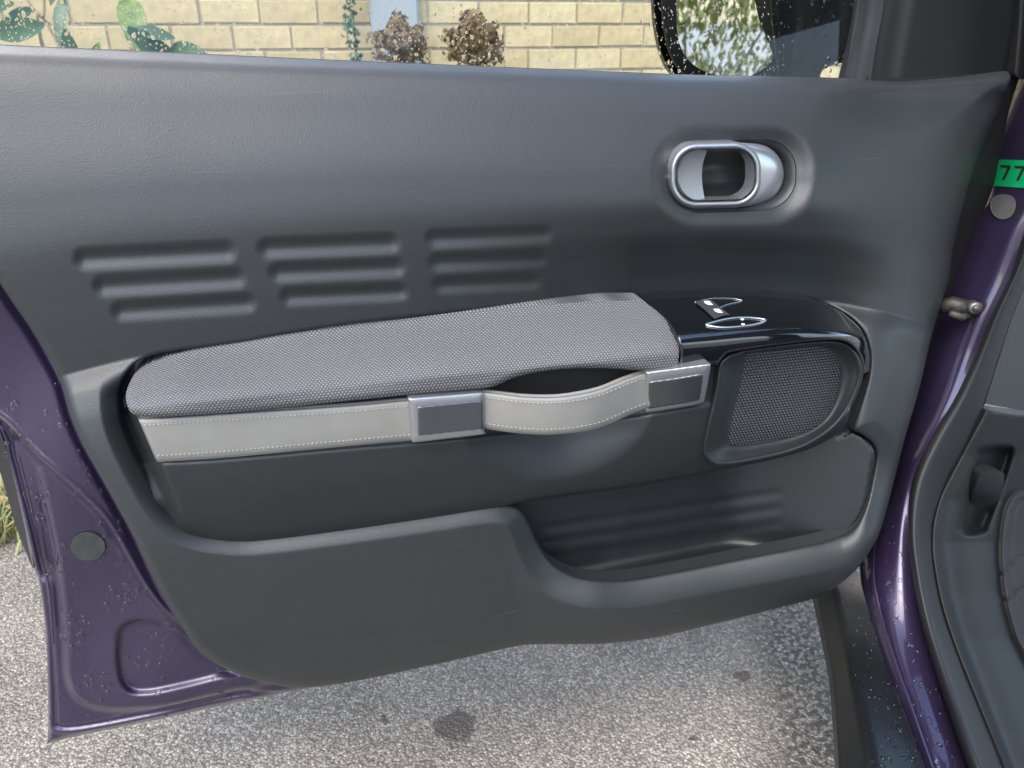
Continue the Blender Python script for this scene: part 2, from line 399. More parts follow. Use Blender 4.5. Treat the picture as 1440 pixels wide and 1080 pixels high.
def asphalt():
    m = mat('worn_asphalt', (.2, .2, .2), .7); n = m.node_tree.nodes; l = m.node_tree.links; b = n['Principled BSDF']
    tc = n.new('ShaderNodeTexCoord'); P = tc.outputs['Object']
    def vor(s, feat='F1'):
        v = n.new('ShaderNodeTexVoronoi'); v.feature = feat; v.inputs['Scale'].default_value = s; l.new(P, v.inputs['Vector']); return v
    def noi(s, d=4):
        v = n.new('ShaderNodeTexNoise'); v.inputs['Scale'].default_value = s; v.inputs['Detail'].default_value = d; l.new(P, v.inputs['Vector']); return v.outputs['Fac']
    def rng_(x, a, b_, c=0., d=1.):
        r = n.new('ShaderNodeMapRange'); r.inputs[1].default_value = a; r.inputs[2].default_value = b_; r.inputs[3].default_value = c; r.inputs[4].default_value = d; l.new(x, r.inputs[0]); return r.outputs[0]
    v1 = vor(225); v2 = vor(480)
    sepc = n.new('ShaderNodeSeparateColor'); l.new(v1.outputs['Color'], sepc.inputs[0])
    cr = n.new('ShaderNodeValToRGB'); e = cr.color_ramp.elements
    e[0].color = (.17, .147, .115, 1); e[1].color = (.45, .40, .325, 1); e.new(.45).color = (.25, .22, .176, 1); e.new(.8).color = (.31, .275, .222, 1)
    l.new(sepc.outputs[0], cr.inputs[0])
    gap = rng_(v1.outputs['Distance'], .42, .70)                     # binder between the stones
    m1 = n.new('ShaderNodeMix'); m1.data_type = 'RGBA'; m1.inputs['B'].default_value = (.11, .10, .083, 1)
    l.new(math_node(n, l, 'MULTIPLY', gap, .85), m1.inputs['Factor']); l.new(cr.outputs[0], m1.inputs['A'])
    big = rng_(noi(3.2, 5), .3, .7, .72, 1.18)
    m2 = n.new('ShaderNodeVectorMath'); m2.operation = 'SCALE'; l.new(m1.outputs['Result'], m2.inputs[0]); l.new(big, m2.inputs['Scale'])
    # a few oil and dirt spots where the ground has them
    wn = n.new('ShaderNodeTexNoise'); wn.inputs['Scale'].default_value = 38; wn.inputs['Detail'].default_value = 4; l.new(P, wn.inputs['Vector'])
    ws = n.new('ShaderNodeVectorMath'); ws.operation = 'MULTIPLY_ADD'; l.new(wn.outputs['Color'], ws.inputs[0]); ws.inputs[1].default_value = (.05, .05, 0); l.new(P, ws.inputs[2])
    acc = None
    for u, v, r in STAINS:
        c = at_z(u, v, 0.0)
        dn = n.new('ShaderNodeVectorMath'); dn.operation = 'DISTANCE'; l.new(ws.outputs[0], dn.inputs[0]); dn.inputs[1].default_value = (c[0]+.025, c[1]+.025, 0)
        k = rng_(dn.outputs['Value'], r, r*.72)
        acc = k if acc is None else math_node(n, l, 'MAXIMUM', acc, k)
    m3 = n.new('ShaderNodeMix'); m3.data_type = 'RGBA'; m3.inputs['B'].default_value = (.06, .05, .04, 1)
    l.new(math_node(n, l, 'MULTIPLY', acc, .9), m3.inputs['Factor']); l.new(m2.outputs[0], m3.inputs['A'])
    # dark grit gathered in a band beside the car
    sp = n.new('ShaderNodeSeparateXYZ'); l.new(P, sp.inputs[0])
    g0 = at_z(1115, 900, 0); g1 = at_z(1155, 1080, 0); dd = g1-g0; L = math.hypot(dd[0], dd[1]); nx, ny = -dd[1]/L, dd[0]/L
    side = math_node(n, l, 'ADD', math_node(n, l, 'MULTIPLY', sp.outputs[0], nx), math_node(n, l, 'MULTIPLY', sp.outputs[1], ny))
    side = math_node(n, l, 'SUBTRACT', side, float(g0[0]*nx+g0[1]*ny))
    band = rng_(math_node(n, l, 'ABSOLUTE', side), .10, .03)
    pits = math_node(n, l, 'MULTIPLY', band, rng_(noi(95, 3), .47, .53))
    m4 = n.new('ShaderNodeMix'); m4.data_type = 'RGBA'; m4.inputs['B'].default_value = (.035, .03, .025, 1)
    l.new(math_node(n, l, 'MULTIPLY', pits, .85), m4.inputs['Factor']); l.new(m3.outputs['Result'], m4.inputs['A'])
    l.new(m4.outputs['Result'], b.inputs['Base Color'])
    rr = rng_(noi(9, 4), .35, .7, .30, .6); l.new(rr, b.inputs['Roughness'])
    h = math_node(n, l, 'ADD', math_node(n, l, 'MULTIPLY', math_node(n, l, 'SUBTRACT', 1.0, v1.outputs['Distance']), 1.0), math_node(n, l, 'MULTIPLY', v2.outputs['Distance'], .35))
    bp = n.new('ShaderNodeBump'); bp.inputs['Strength'].default_value = .9; bp.inputs['Distance'].default_value = .0035
    l.new(h, bp.inputs['Height']); l.new(bp.outputs[0], b.inputs['Normal'])
    return m
M_asphalt = asphalt()

# ------------------------------------------------------------------ setting: ground
g = mk('ground', [(-60, -60, 0), (60, -60, 0), (60, 60, 0), (-60, 60, 0)], [(0, 1, 2, 3)], M_asphalt, smooth=False, kind='structure')

# ------------------------------------------------------------------ brick wall behind the car
WALL_A = math.radians(4.0); w0 = CAM+ray(690, 60)*3.35
WL, WH = .225, .094
wall = thing('brick_wall', 'buff yellow brick wall seen through the wet window', 'wall', (w0[0], w0[1], 0))
wall.rotation_euler = (0, 0, WALL_A)
def box_bm(sx, sy, sz, bev=0.0):
    bm = bmesh.new(); bmesh.ops.create_cube(bm, size=1); bmesh.ops.scale(bm, vec=(sx, sy, sz), verts=bm.verts)
    if bev: bmesh.ops.bevel(bm, geom=bm.edges[:], offset=bev, segments=1, affect='EDGES')
    return bm
bm = box_bm(9.0, .2, 2.0); me = bpy.data.meshes.new('mortar'); bm.to_mesh(me); me.materials.append(M_brickbase)
mo = bpy.data.objects.new('mortar', me); COL.objects.link(mo); mo.parent = wall; mo.location = (-.2, .1+.003, 1.0)
bm = box_bm(WL-.010, .06, WH-.011, .003); brick_me = bpy.data.meshes.new('brick'); bm.to_mesh(brick_me); brick_me.materials.append(M_brick)
BRICKS = [brick_me]
for k in range(5):
    q = brick_me.copy(); BRICKS.append(q)
    for vx in q.vertices: vx.co += Vector((random.uniform(-.0022, .0022), random.uniform(-.0012, .0012), random.uniform(-.0018, .0018)))
rest = bmesh.new(); nb = 0
ztop = 2.0; rows = int(ztop/WH)
zc = w0[2]
for r in range(rows):
    z = r*WH+WH/2
    for c in range(-19, 19):
        x = (c+(.5 if r % 2 else 0))*WL-.05
        jit = (random.uniform(-.002, .002), random.uniform(-.0025, .0015), random.uniform(-.001, .001))
        if abs(z-zc-.02) < .33 and -2.5 < x < 1.6 and nb < 300:
            o = bpy.data.objects.new('brick', random.choice(BRICKS)); COL.objects.link(o); o.parent = wall; nb += 1
            o.location = (x+jit[0], .026+jit[1], z+jit[2])
        else:
            t = bmesh.ops.create_cube(rest, size=1)['verts']
            bmesh.ops.scale(rest, vec=(WL-.010, .06, WH-.011), verts=t); bmesh.ops.translate(rest, vec=(x, .026, z), verts=t)
me = bpy.data.meshes.new('brick_courses'); rest.to_mesh(me); me.materials.append(M_brick)
ro = bpy.data.objects.new('brick_courses', me); COL.objects.link(ro); ro.parent = wall; ro['kind'] = 'stuff'

def leaf_mesh(L, W, bend=.25):
    V, F = [], []; N = 6
    for i in range(N+1):
        t = i/N; ww = W*math.sin(math.pi*min(1, t*.93+.04))**.8*.5; z = -bend*L*t*t
        V += [(t*L, -ww, z+ww*.25), (t*L, 0, z), (t*L, ww, z+ww*.25)]
    for i in range(N):
        a = i*3; F += [(a, a+3, a+4, a+1), (a+1, a+4, a+5, a+2)]
    return V, F
def orient(V, p, d, up=(0, 0, 1), roll=0):
    d = Vector(d).normalized(); s = d.cross(Vector(up)); s = s.normalized() if s.length > 1e-3 else Vector((1, 0, 0)); n = s.cross(d)
    c, sn = math.cos(roll), math.sin(roll); s2 = s*c+n*sn; n2 = n*c-s*sn
    return [np.array(p)+np.array(d)*a+np.array(s2)*b+np.array(n2)*e for a, b, e in V]
# climbing plant with big leaves in front of the wall
def far(u, v, d): return CAM+ray(u, v)*d
root = far(110, 300, 2.55); root[2] = 0
plant = thing('leafy_plant', 'broad leaved green plant in front of the brick wall, far left', 'plant', root)
stems = [[(110, 400), (95, 120), (70, 40), (45, 10), (20, -30)], [(120, 400), (180, 130), (185, 40), (175, -10), (170, -60)], [(110, 380), (60, 70), (62, 20), (60, -40)]]
for s in stems:
    pts = [far(a, b, 2.55+.02*i) for i, (a, b) in enumerate(s)]; pts[0] = root+np.array([random.uniform(-.05, .05), 0, 0])
    q = spline(np.array(pts), 5, False); V, F = tube(q, .005, 6); mk('stem', np.array(V), F, M_stem, plant)
leaves = [(62, 35, -1, .18, 85), (70, 5, .25, -.5, 60), (90, -5, -.15, .9, 70), (180, -5, .25, 1, 105), (178, 40, 1, .75, 120), (92, 40, .3, 1, 62), (185, 42, .8, .1, 55), (240, 68, 1, .08, 66), (140, 60, -.3, .8, 40), (48, 12, -.8, .3, 60), (20, 5, -1, .1, 70), (215, 60, .6, .7, 40)]
for u, v, du, dv, ln in leaves:
    p = far(u, v, 2.5+random.uniform(-.08, .08)); q = far(u+du*30, v+dv*30, 2.5); L = ln/1080*2.5
    V, F = leaf_mesh(L, L*random.uniform(.26, .38), random.uniform(.1, .35)); V = orient(V, p, q-p+np.array([0, -.02, 0]), (0, -1, .3), random.uniform(-.5, .5))
    mk('leaf', np.array(V), F, random.choice((M_leaf, M_leaf, M_leaf3)), plant)
# pale post, dried flower heads
pb = far(557, 60, 3.2); post = thing('downpipe', 'pale blue grey square downpipe on the brick wall', 'pipe', (pb[0], pb[1], 0))
bm = box_bm(.20, .06, 2.0, .012); V = [np.array(x.co)+np.array([pb[0], pb[1], 1.0]) for x in bm.verts]; F = [[x.index for x in f.verts] for f in bm.faces]
mk('pipe_body', np.array(V), F, M_pipe, post, False)
for z in (.55, 1.55):
    bm = box_bm(.25, .07, .035, .006); V = [np.array(x.co)+np.array([pb[0], pb[1], z]) for x in bm.verts]; F = [[x.index for x in f.verts] for f in bm.faces]
    mk('pipe_bracket', np.array(V), F, M_pipe, post, False)
def flower(u, v, d, r, label, leafy):
    c = far(u, v, d); rt = thing('dried_flower', label, 'flower', (c[0], c[1], 0), 'dried flower heads')
    V, F = tube([np.array([c[0]+.02, c[1], 0]), c*np.array([1, 1, .5]), c-np.array([0, 0, r*.6])], .006, 6); mk('stem', np.array(V), F, M_stem, rt)
    V, F = [], []
    for k in range(1500):
        n = rng.normal(size=3); n /= np.linalg.norm(n); p = c+n*r*rng.uniform(.62, 1.0)*(1+.2*math.sin(5*n[0]+3*n[2])+.15*math.sin(9*n[2]-6*n[0]))*np.array([1, 1, .92])
        x, y, z = frame_of(n+rng.normal(size=3)*.4); s = r*.085*rng.uniform(.6, 1.4); b = len(V)
        V += [p+x*s, p+y*s+z*s*.3, p-x*s, p-y*s-z*s*.3]; F.append((b, b+1, b+2, b+3))
    mk('flower_head', np.array(V), F, M_dry, rt)
    for k in range(leafy):
        L = .13; Vl, Fl = leaf_mesh(L, .06, .3); a = c+np.array([0, -r*.6, -r*.9])
        Vl = orient(Vl, a, (random.uniform(-1, 1), -.6, .15), (0, -.5, 1)); mk('leaf', np.array(Vl), Fl, M_leaf2, rt)
flower(566, 62, 2.75, .100, 'brown dried flower head in front of the pale downpipe', 1)
flower(670, 60, 2.70, .104, 'brown dried flower head on bricks right of the downpipe', 3)
# ivy strip left of the post
iv = far(496, 40, 3.1); ivy = thing('ivy', 'thin strip of green ivy climbing left of the downpipe', 'plant', (iv[0], iv[1], 0))
V, F = tube([np.array([iv[0], iv[1], 0]), np.array([iv[0]+.01, iv[1], .8]), np.array([iv[0]-.01, iv[1], 1.6])], .006, 6); mk('stem', np.array(V), F, M_stem, ivy)
V, F = [], []
for k in range(380):
    z = rng.uniform(.1, 1.7); p = np.array([iv[0]+rng.normal()*.015, iv[1]-rng.uniform(0, .03), z]); x, y, zz = frame_of(rng.normal(size=3)+np.array([0, -1.5, 0])); s = rng.uniform(.008, .016); b = len(V)
    V += [p+x*s, p+y*s, p-x*s, p-y*s]; F.append((b, b+1, b+2, b+3))
mk('foliage', np.array(V), F, M_leaf, ivy)

# ================================================================== THE DOOR
car = thing('car', 'purple car with its front door open, dark grey door trim facing the viewer', 'car', (.75, -.1, 0)); door = body = car

TOP = [(-90, 56), (0, 64), (240, 75), (480, 86), (720, 96), (960, 106), (1100, 109), (1222, 112), (1270, 113), (1340, 108), (1405, 101)]
RIGHT = [(1417, 101), (1421, 108), (1419, 116), (1406, 152), (1386, 196), (1370, 235), (1354, 290), (1339, 356), (1333, 397), (1310, 471), (1294, 542), (1275, 607), (1255, 685), (1239, 743), (1223, 775), (1197, 808), (1158, 836)]
BOT = [(1110, 851), (1002, 878), (920, 897), (850, 905), (800, 906), (752, 906), (720, 910), (622, 932), (520, 954), (460, 964), (417, 967), (377, 961)]
LEFT = [(333, 948), (300, 930), (273, 907), (253, 877), (230, 840), (213, 807), (187, 752), (167, 715), (143, 672), (117, 625), (99, 582), (87, 540), (67, 500), (43, 460), (20, 427), (0, 397), (-40, 335), (-90, 250)]
TRIM = spline([TOP[0]]+TOP+RIGHT+BOT+LEFT+[LEFT[-1]], 4)
HOLE = spline([(480, 457), (400, 470), (333, 482), (250, 493), (213, 500), (187, 513), (171, 537), (167, 560), (171, 593), (182, 623), (200, 660), (224, 702), (247, 730), (275, 746), (317, 753), (367, 753), (480, 739), (600, 722), (670, 711), (708, 709), (730, 716), (744, 737), (757, 765), (773, 789), (797, 805), (829, 814), (881, 815), (962, 801), (1042, 785), (1123, 769), (1170, 758), (1200, 742), (1218, 712), (1228, 670), (1233, 638), (1226, 622), (1212, 611), (1200, 604), (1203, 588), (1214, 556), (1222, 527), (1223, 495), (1214, 467), (1195, 445), (1165, 429), (1130, 420), (1080, 415), (1010, 414), (905, 420), (740, 430), (640, 439), (540, 450)], 4)
DISH = rrect(917, 176, 1148, 318, 66, -.02, 18)
HHOLE = rrect(938, 197, 1120, 298, 46, -.03, 14)
vb_ = np.array(TOP, float)
def v_belt(u): return np.interp(u, vb_[:, 0], vb_[:, 1])
_va = spline([(-200, 610), (-60, 575), (85, 530), (190, 503), (250, 494), (480, 458), (740, 434), (905, 420), (1010, 415), (1130, 420), (1220, 434), (1300, 455), (1420, 500)], 8, False)
def v_arm(u): return np.interp(u, _va[:, 0], _va[:, 1])
_vbot = np.array(sorted([(p[0], p[1]) for p in BOT]+[(333, 966), (200, 985), (-90, 1000), (1158, 840), (1240, 815), (1420, 760)]), float)
def v_bot(u): return np.interp(u, _vbot[:, 0], _vbot[:, 1])
kL = knots([-.2, 0, .025, .06, .2, .45, .62, .8, 1.0], [.07, .032, .016, .006, -.011, -.034, -.041, -.038, -.032])
kM = knots([-.2, 0, .025, .06, .28, .47, .58, .70, .82, .92, 1.0], [.07, .032, .016, .006, -.020, -.037, -.042, -.035, -.013, .002, .009])
kR = knots([-.2, 0, .025, .06, .2, .45, .7, .88, 1.0], [.06, .028, .014, .006, -.003, -.011, -.018, -.028, -.038])
kLow = knots([0, .07, .16, .3, .6, .82, .94, 1.0], [0, -.018, -.030, -.038, -.046, -.046, -.040, -.030])
GROOVES = [((119, 365), (317, 355), 18), ((146, 403), (331, 392), 17.5), ((171, 438), (346, 427), 16.5),
           ((377, 350), (548, 343), 17), ((392, 384), (556, 377), 16), ((407, 418), (561, 411), 15),
           ((612, 337), (764, 331), 15.5), ((616, 370), (756, 364), 15), ((621, 402), (748, 396), 14)]
def base_depth(u, v):
    va = v_arm(u); vb = v_belt(u); s = (v-vb)/(va-vb)
    a = sstep(560, 960, u); b = sstep(1130, 1290, u)
    up = (kL(s)*(1-a)+kM(s)*a)*(1-b)+kR(s)*b
    t = (v-va)/(v_bot(u)-va); low = kLow(np.clip(t, 0, 1))
    k = sstep(0, 55, v-va); y = up*(1-k)-.030*k+np.where(t > 0, low, 0)
    # pocket side of the lower panel stands further into the car
    y += -.026*sstep(715, 850, u)*sstep(640, 780, v)
    y += -.010*sstep(880, 1150, u)*(1-sstep(1180, 1320, u))*sstep(600, 760, v)
    # level out the parts that sit at the same depth right of the armrest
    y += -.012*sstep(1000, 1220, u)*sstep(470, 620, v)
    return y
def trim_depth(u, v):
    y = base_depth(u, v)
    for p, q, r in GROOVES:
        d = capsule(u, v, p, q, r)
        k = 1-sstep(-r*1.0, 2.5, d)
        ang = np.clip((v-(p[1]+(q[1]-p[1])*np.clip((u-p[0])/(q[0]-p[0]), 0, 1)))/r, -1, 1)
        y = y+.0041*k*(1-.35*ang)
    dd = sdf(DISH, u, v, 60)
    y = y+.013*(1-sstep(-34, 4, dd))
    de = -sdf(TRIM, u, v, 120)                                       # distance from the outer edge
    top = v < v_belt(u)+30
    R = np.where(top, 3.0, 13.0)
    x = np.clip(de, 0, R); y = y+(R-np.sqrt(np.maximum(R*R-(R-x)**2, 0)))/1150
    rightside = sstep(1150, 1260, u)*(1-sstep(640, 800, v))*sstep(105, 150, v)
    y = y+rightside*.022*(1-np.clip(de/95, 0, 1))**2
    dh = sdf(HOLE, u, v, 120)
    lower = sstep(va_off(u, v), va_off(u, v)+40, v)
    pocket = sstep(700, 780, u)*sstep(690, 740, v)
    wd = 27+14*pocket; amt = .0155+.0075*pocket
    c = np.clip(dh/wd, 0, 1)
    y = y+lower*amt*(1-c)*(1-.35*c)*(1-sstep(1180, 1225, u)*.55)
    # small rounding at the rim of the opening
    x = np.clip(dh, 0, 4.0); y = y+(4-np.sqrt(np.maximum(16-(4-x)**2, 0)))/1150*1.0
    return y
def va_off(u, v): return v_arm(u)+10
trim = field('trim_panel', TRIM, trim_depth, 2.4, M_trim, door, hole=[HOLE, HHOLE], skirt=.02)

_bl = spline([(150, 760), (224, 720), (260, 748), (317, 760), (367, 760), (480, 746), (640, 722), (728, 707), (881, 686), (962, 672), (1010, 662), (1100, 645), (1160, 622), (1230, 590)], 6, False)
def v_bl(u): return np.interp(u, _bl[:, 0], _bl[:, 1])
bt_ = tree(trim)
for q in ([(560, 262), (620, 265), (680, 271), (727, 279)], [(690, 868), (715, 862), (735, 856)], [(905, 846), (912, 838)], [(945, 862), (962, 853)]):
    Pq = np.array([hit(bt_, a, b, .0001)[0] for a, b in spline(q, 5, False)]); Vq, Fq = tube(Pq, .00018, 5); mk('scratch', Vq, Fq, M_kick2, trim)
# ---- door pocket liner: back wall, floor, end wall
def pocket_xyz(u, v):
    r = ray(u, v)
    def pl(p, n):
        n = np.array(n, float); return ((np.array(p)-CAM) @ n)/(r @ n)
    fl = at(800, 800, .0); fr = at(1080, 750, .0)
    tb = pl(at(900, 720, .0), (0.02, -1, .10))                     # back wall
    d = fr-fl; nf = np.cross(d, np.array([0, -1, 0.05])); tf = pl((fl+fr)/2, nf)
    te = pl(at(1185, 690, -.075), (-.62, -.78, .12))
    k = .010
    ts = np.stack([tb, np.where(tf > 0, tf, 9), te])
    t = -k*np.log(np.exp(-ts/k).sum(0))
    # stay behind the lip and the panel above
    dh = sdf(HOLE, u, v, 60); lim = base_depth(u, v)+.034-.16*np.clip(-dh/28, 0, 1); lim = np.maximum(lim, -.055-.16*np.clip((v-v_bl(u)-2)/25, 0, 1))
    t = np.maximum(t, (lim-CAM[1])/r[:, 1])
    # faint ribs on the back wall
    P = CAM+r*t[:, None]
    rib = np.zeros_like(u)
    for i, (x0, x1) in enumerate(((770, 870), (885, 985), (1000, 1095))):
        for j in range(3):
            a = (x0, 742-.15*(x0-770)+j*22-8*i*0); b_ = (x1, 742-.15*(x1-770)+j*22)
            rib += 1-sstep(-7, 3, capsule(u, v, a, b_, 7))
    P[:, 1] += .0010*rib*(1-sstep(1080, 1130, u))
    return P
PK = spline([(690, 640), (800, 630), (980, 620), (1100, 600), (1190, 560), (1228, 560), (1246, 600), (1250, 640), (1246, 690), (1236, 725), (1215, 765), (1180, 790), (1100, 815), (960, 845), (850, 850), (780, 840), (735, 800), (715, 750)], 5)
pocket = field('door_pocket', PK, None, 3, M_pocket, door, skirt=0, xyz=pocket_xyz)

SUR = spline([(1000, 652), (989, 640), (988, 628), (993, 602), (1004, 552), (1010, 514), (1018, 503), (1032, 496), (1070, 490), (1110, 484), (1166, 479), (1188, 481), (1202, 491), (1211, 508), (1214, 527), (1207, 552), (1193, 580), (1171, 605), (1138, 627), (1104, 640), (1054, 651), (1016, 656)], 5)
# ---- inset panel below the armrest
_st = spline([(150, 662), (217, 650), (300, 644), (480, 628), (580, 620), (680, 610), (910, 580), (1000, 565), (1100, 555), (1230, 540)], 6, False)
def v_st(u): return np.interp(u, _st[:, 0], _st[:, 1])
kIn = knots([-2.0, -1.1, -.85, -.6, -.08, 0, .06, .3, .7, 1.0, 1.3], [.0, -.060, -.082, -.087, -.088, -.089, -.0925, -.0915, -.083, -.066, -.046])
INS = spline([(160, 600), (168, 570), (185, 560), (260, 540), (480, 505), (700, 480), (905, 470), (1010, 470), (1100, 470), (1180, 500), (1196, 560), (1188, 600), (1150, 626), (1100, 643), (1010, 662), (962, 672), (881, 686), (800, 697), (728, 708), (640, 724), (480, 748), (367, 764), (317, 764), (262, 752), (235, 732), (205, 690), (178, 640)], 4)
def inset_depth(u, v):
    q = (v-v_st(u))/(v_bl(u)-v_st(u)); y = kIn(q)
    e = np.sqrt(((u-785)/135)**2+((v-584+.13*(u-785))/92)**2)
    y = y+.036*np.clip(1-e**1.6, 0, 1)**1.25
    y = y+.045*(1-sstep(-12, -2, sdf(SUR, u, v, 40)))
    de = -sdf(INS, u, v, 60); R = 7.0; x = np.clip(de, 0, R)
    y = y+(R-np.sqrt(np.maximum(R*R-(R-x)**2, 0)))/1150*sstep(700, 740, u)
    y = y+.022*(1-sstep(165, 240, u))+.035*(1-sstep(-14, 8, u-(193+.44*(v-588))))*(1-sstep(655, 745, v))                               # left end falls away into the corner
    return y
inset = field('armrest_panel', INS, inset_depth, 2.5, M_smooth, door, skirt=.055)

# ---- fabric armrest pad
PAD = spline([(905, 423), (905, 423), (923, 437), (937, 450), (950, 470), (955, 492), (953, 514), (953, 514), (935, 518), (907, 521), (857, 518), (807, 518), (757, 523), (720, 532), (695, 543), (673, 547), (590, 554), (540, 559), (480, 565), (333, 580), (233, 586), (196, 585), (182, 577), (177, 557), (183, 537), (197, 518), (217, 508), (250, 497), (300, 486), (400, 469), (480, 457.5), (540, 450.5), (640, 440), (740, 430), (840, 423.5)], 4)
_pt = spline([(150, 520), (197, 512), (250, 500), (300, 492), (400, 476), (480, 466), (640, 446), (840, 426), (905, 422), (990, 418)], 6, False)
_pb = spline([(150, 592), (233, 586), (333, 580), (480, 565), (590, 554), (690, 545), (807, 533), (940, 520), (990, 514)], 6, False)
wk = [-.2, 0, .25, .5, .68, .82, 1.0, 1.2]; yk = [-.024, -.033, -.060, -.088, -.104, -.110, -.110, -.106]
kPad = knots(wk, yk)
_ww = np.linspace(-.2, 1.2, 200); _zz = -(_ww)*.085; _arc = np.r_[0, np.cumsum(np.hypot(np.diff(kPad(_ww)), np.diff(_zz)))]
def pad_w(u, v): t = np.interp(u, _pt[:, 0], _pt[:, 1]); b = np.interp(u, _pb[:, 0], _pb[:, 1]); return (v-t)/(b-t)
def pad_depth(u, v):
    y = kPad(pad_w(u, v)); de = -sdf(PAD, u, v, 60); R = 9.0; x = np.clip(de, 0, R)
    y = y+(R-np.sqrt(np.maximum(R*R-(R-x)**2, 0)))/1150*(1-.7*sstep(900, 935, u))*(.15+.85*sstep(.05, .35, pad_w(u, v)))
    y = y+.013*(1-np.clip((u-176)/90, 0, 1))**2
    return y+.0022*np.sin(u*.021+1)*np.sin(v*.05+u*.006)*sstep(0, 25, de)
def pad_uv(u, v): return np.stack([at(u, v, -.09)[:, 0], np.interp(pad_w(u, v), _ww, _arc)], 1)
pad = field('armrest_pad', PAD, pad_depth, 2.5, M_fabric, door, skirt=.03, uvf=pad_uv)

field('armrest_backing', (HOLE-HOLE.mean(0))*np.array([1.03, 1.06])+HOLE.mean(0), lambda u, v: np.full(u.shape, .012), 8, M_smooth, door, skirt=0)  # dark sheet added behind the opening so gaps round the pad stay dark
# ---- gloss black switch panel
GLO = spline([(905, 421), (905, 421), (940, 418), (1010, 415), (1080, 416), (1130, 421), (1165, 430), (1194, 446), (1213, 468), (1222, 495), (1223, 522), (1223, 522), (1214, 526), (1214, 526), (1211, 507), (1202, 490), (1188, 480), (1166, 478), (1110, 483), (1032, 494), (1018, 501), (1011, 510), (1009, 513), (1009, 513), (955, 516), (955, 516), (956, 492), (950, 469), (937, 449), (923, 436)], 4)
kG = knots([-.1, 0, .2, .42, .52, .60, .70, .85, 1.0, 1.3], [-.01, -.020, -.050, -.082, -.095, -.103, -.107, -.1085, -.108, -.104])
_gt = spline([(880, 424), (905, 421), (1010, 415), (1080, 416), (1130, 421), (1165, 430), (1194, 440), (1225, 452)], 6, False)
_gb = spline([(880, 522), (955, 513), (1010, 507), (1110, 492), (1166, 488), (1225, 486)], 6, False)
def glo_w(u, v): t = np.interp(u, _gt[:, 0], _gt[:, 1]); b = np.interp(u, _gb[:, 0], _gb[:, 1]); return (v-t)/(b-t)
def glo_depth(u, v):
    y = kG(glo_w(u, v))
    ctr = np.hypot(np.maximum(u-1120, 0)/1.0, np.minimum(v-520, 0)*0)
    y = y+.045*np.clip((u-1150)/75, 0, 1)**2.5
    de = -sdf(GLO, u, v, 60); x = np.clip(de, 0, 3.0)
    return y+(3-np.sqrt(np.maximum(9-(3-x)**2, 0)))/1150
glo = field('switch_panel', GLO, glo_depth, 2.0, M_gloss, door, skirt=.03, label='glossy black panel with window switches')
bg_ = tree(glo)
C_ = lambda pts: [(940+a/9, 400+b/9) for a, b in pts]                # points read off an enlarged view
SW1 = C_([(345, 255), (400, 228), (540, 218), (640, 298), (560, 315), (470, 355)]); SW2 = C_([(475, 362), (560, 322), (645, 308), (775, 405), (680, 418), (580, 460)])
decal('window_switch', bg_, SW1, M_switch, glo, .0022, 1.5); decal('window_switch', bg_, SW2, M_switch, glo, .0022, 1.5)
for cx, cy in ((500, 264), (624, 364)):
    decal('switch_icon', bg_, C_([(cx-50, cy-20), (cx+20, cy-20), (cx+58, cy+24), (cx+5, cy+22), (cx-30, cy+8)]), M_icon, glo, .0028, 1.0)
M_line = mat('chrome_line', (.55, .57, .6), .25, metal=.9)
def line_on(name, bvh, pts, r, m, parent, closed=False, lift=.0008):
    q = spline(pts, 5, closed); q = np.vstack([q, q[:1]]) if closed else q
    P = [hit(bvh, a, b, lift)[0] for a, b in q]; P = np.array([p for p in P if p is not None])
    V, F = tube(P, r, 6); return mk(name, np.array(V), F, m, parent)
line_on('switch_outline', bg_, C_([(335, 232), (420, 205), (560, 183), (700, 180), (830, 188), (935, 212), (935, 212), (860, 235), (740, 262), (645, 300)]), .00045, M_line, glo)
line_on('mirror_control', bg_, C_([(475, 520), (560, 485), (700, 450), (850, 430), (1000, 428), (1140, 438), (1235, 455), (1235, 455), (1170, 490), (1050, 520), (900, 540), (740, 552), (600, 545)]), .0011, M_line, glo, True)
for a, b in ((935, 455), (945, 517)):
    x, y = C_([(a, b)])[0]; decal('control_mark', bg_, [(x-2, y-.8), (x+2, y-.8), (x+2, y+.8), (x-2, y+.8)], M_icon, glo, .0012, 1.0)

# ---- speaker surround and grille
GRI = spline([(1049, 501), (1052, 498), (1110, 491), (1154, 488), (1169, 492), (1179, 505), (1182, 527), (1177, 555), (1163, 586), (1138, 605), (1104, 616), (1054, 625), (1032, 626), (1024, 620), (1025, 608), (1031, 580), (1041, 544)], 5)
GRIb = spline([(p[0]+(p[0]-1105)*.05, p[1]+(p[1]-557)*.05) for p in GRI[::5]], 5)
def sur0(u, v): return -.0965+.018*sstep(1120, 1225, u)+.010*sstep(590, 660, v)
def sur_depth(u, v):
    dS = np.maximum(-sdf(SUR, u, v, 80), 0); dG = np.maximum(sdf(GRI, u, v, 80), 0)
    a = dS/(dS+dG+1e-6); y = sur0(u, v)+.019*sstep(.10, 1.0, a)
    y = y-.0035*np.exp(-((dS-4)/3.0)**2)
    x = np.clip(dS, 0, 4); return y+(4-np.sqrt(np.maximum(16-(4-x)**2, 0)))/1150
sur = field('speaker_surround', SUR, sur_depth, 2, M_smooth, door, hole=GRI, skirt=.012)
def gri_depth(u, v): return sur0(u, v)+.021-.004*(1-((u-1103)/90)**2)*(1-((v-557)/75)**2)
def gri_uv(u, v): p = at(u, v, -.08); return p[:, [0, 2]]
field('speaker_grille', GRIb, gri_depth, 3, M_grille, sur, skirt=0, uvf=gri_uv)

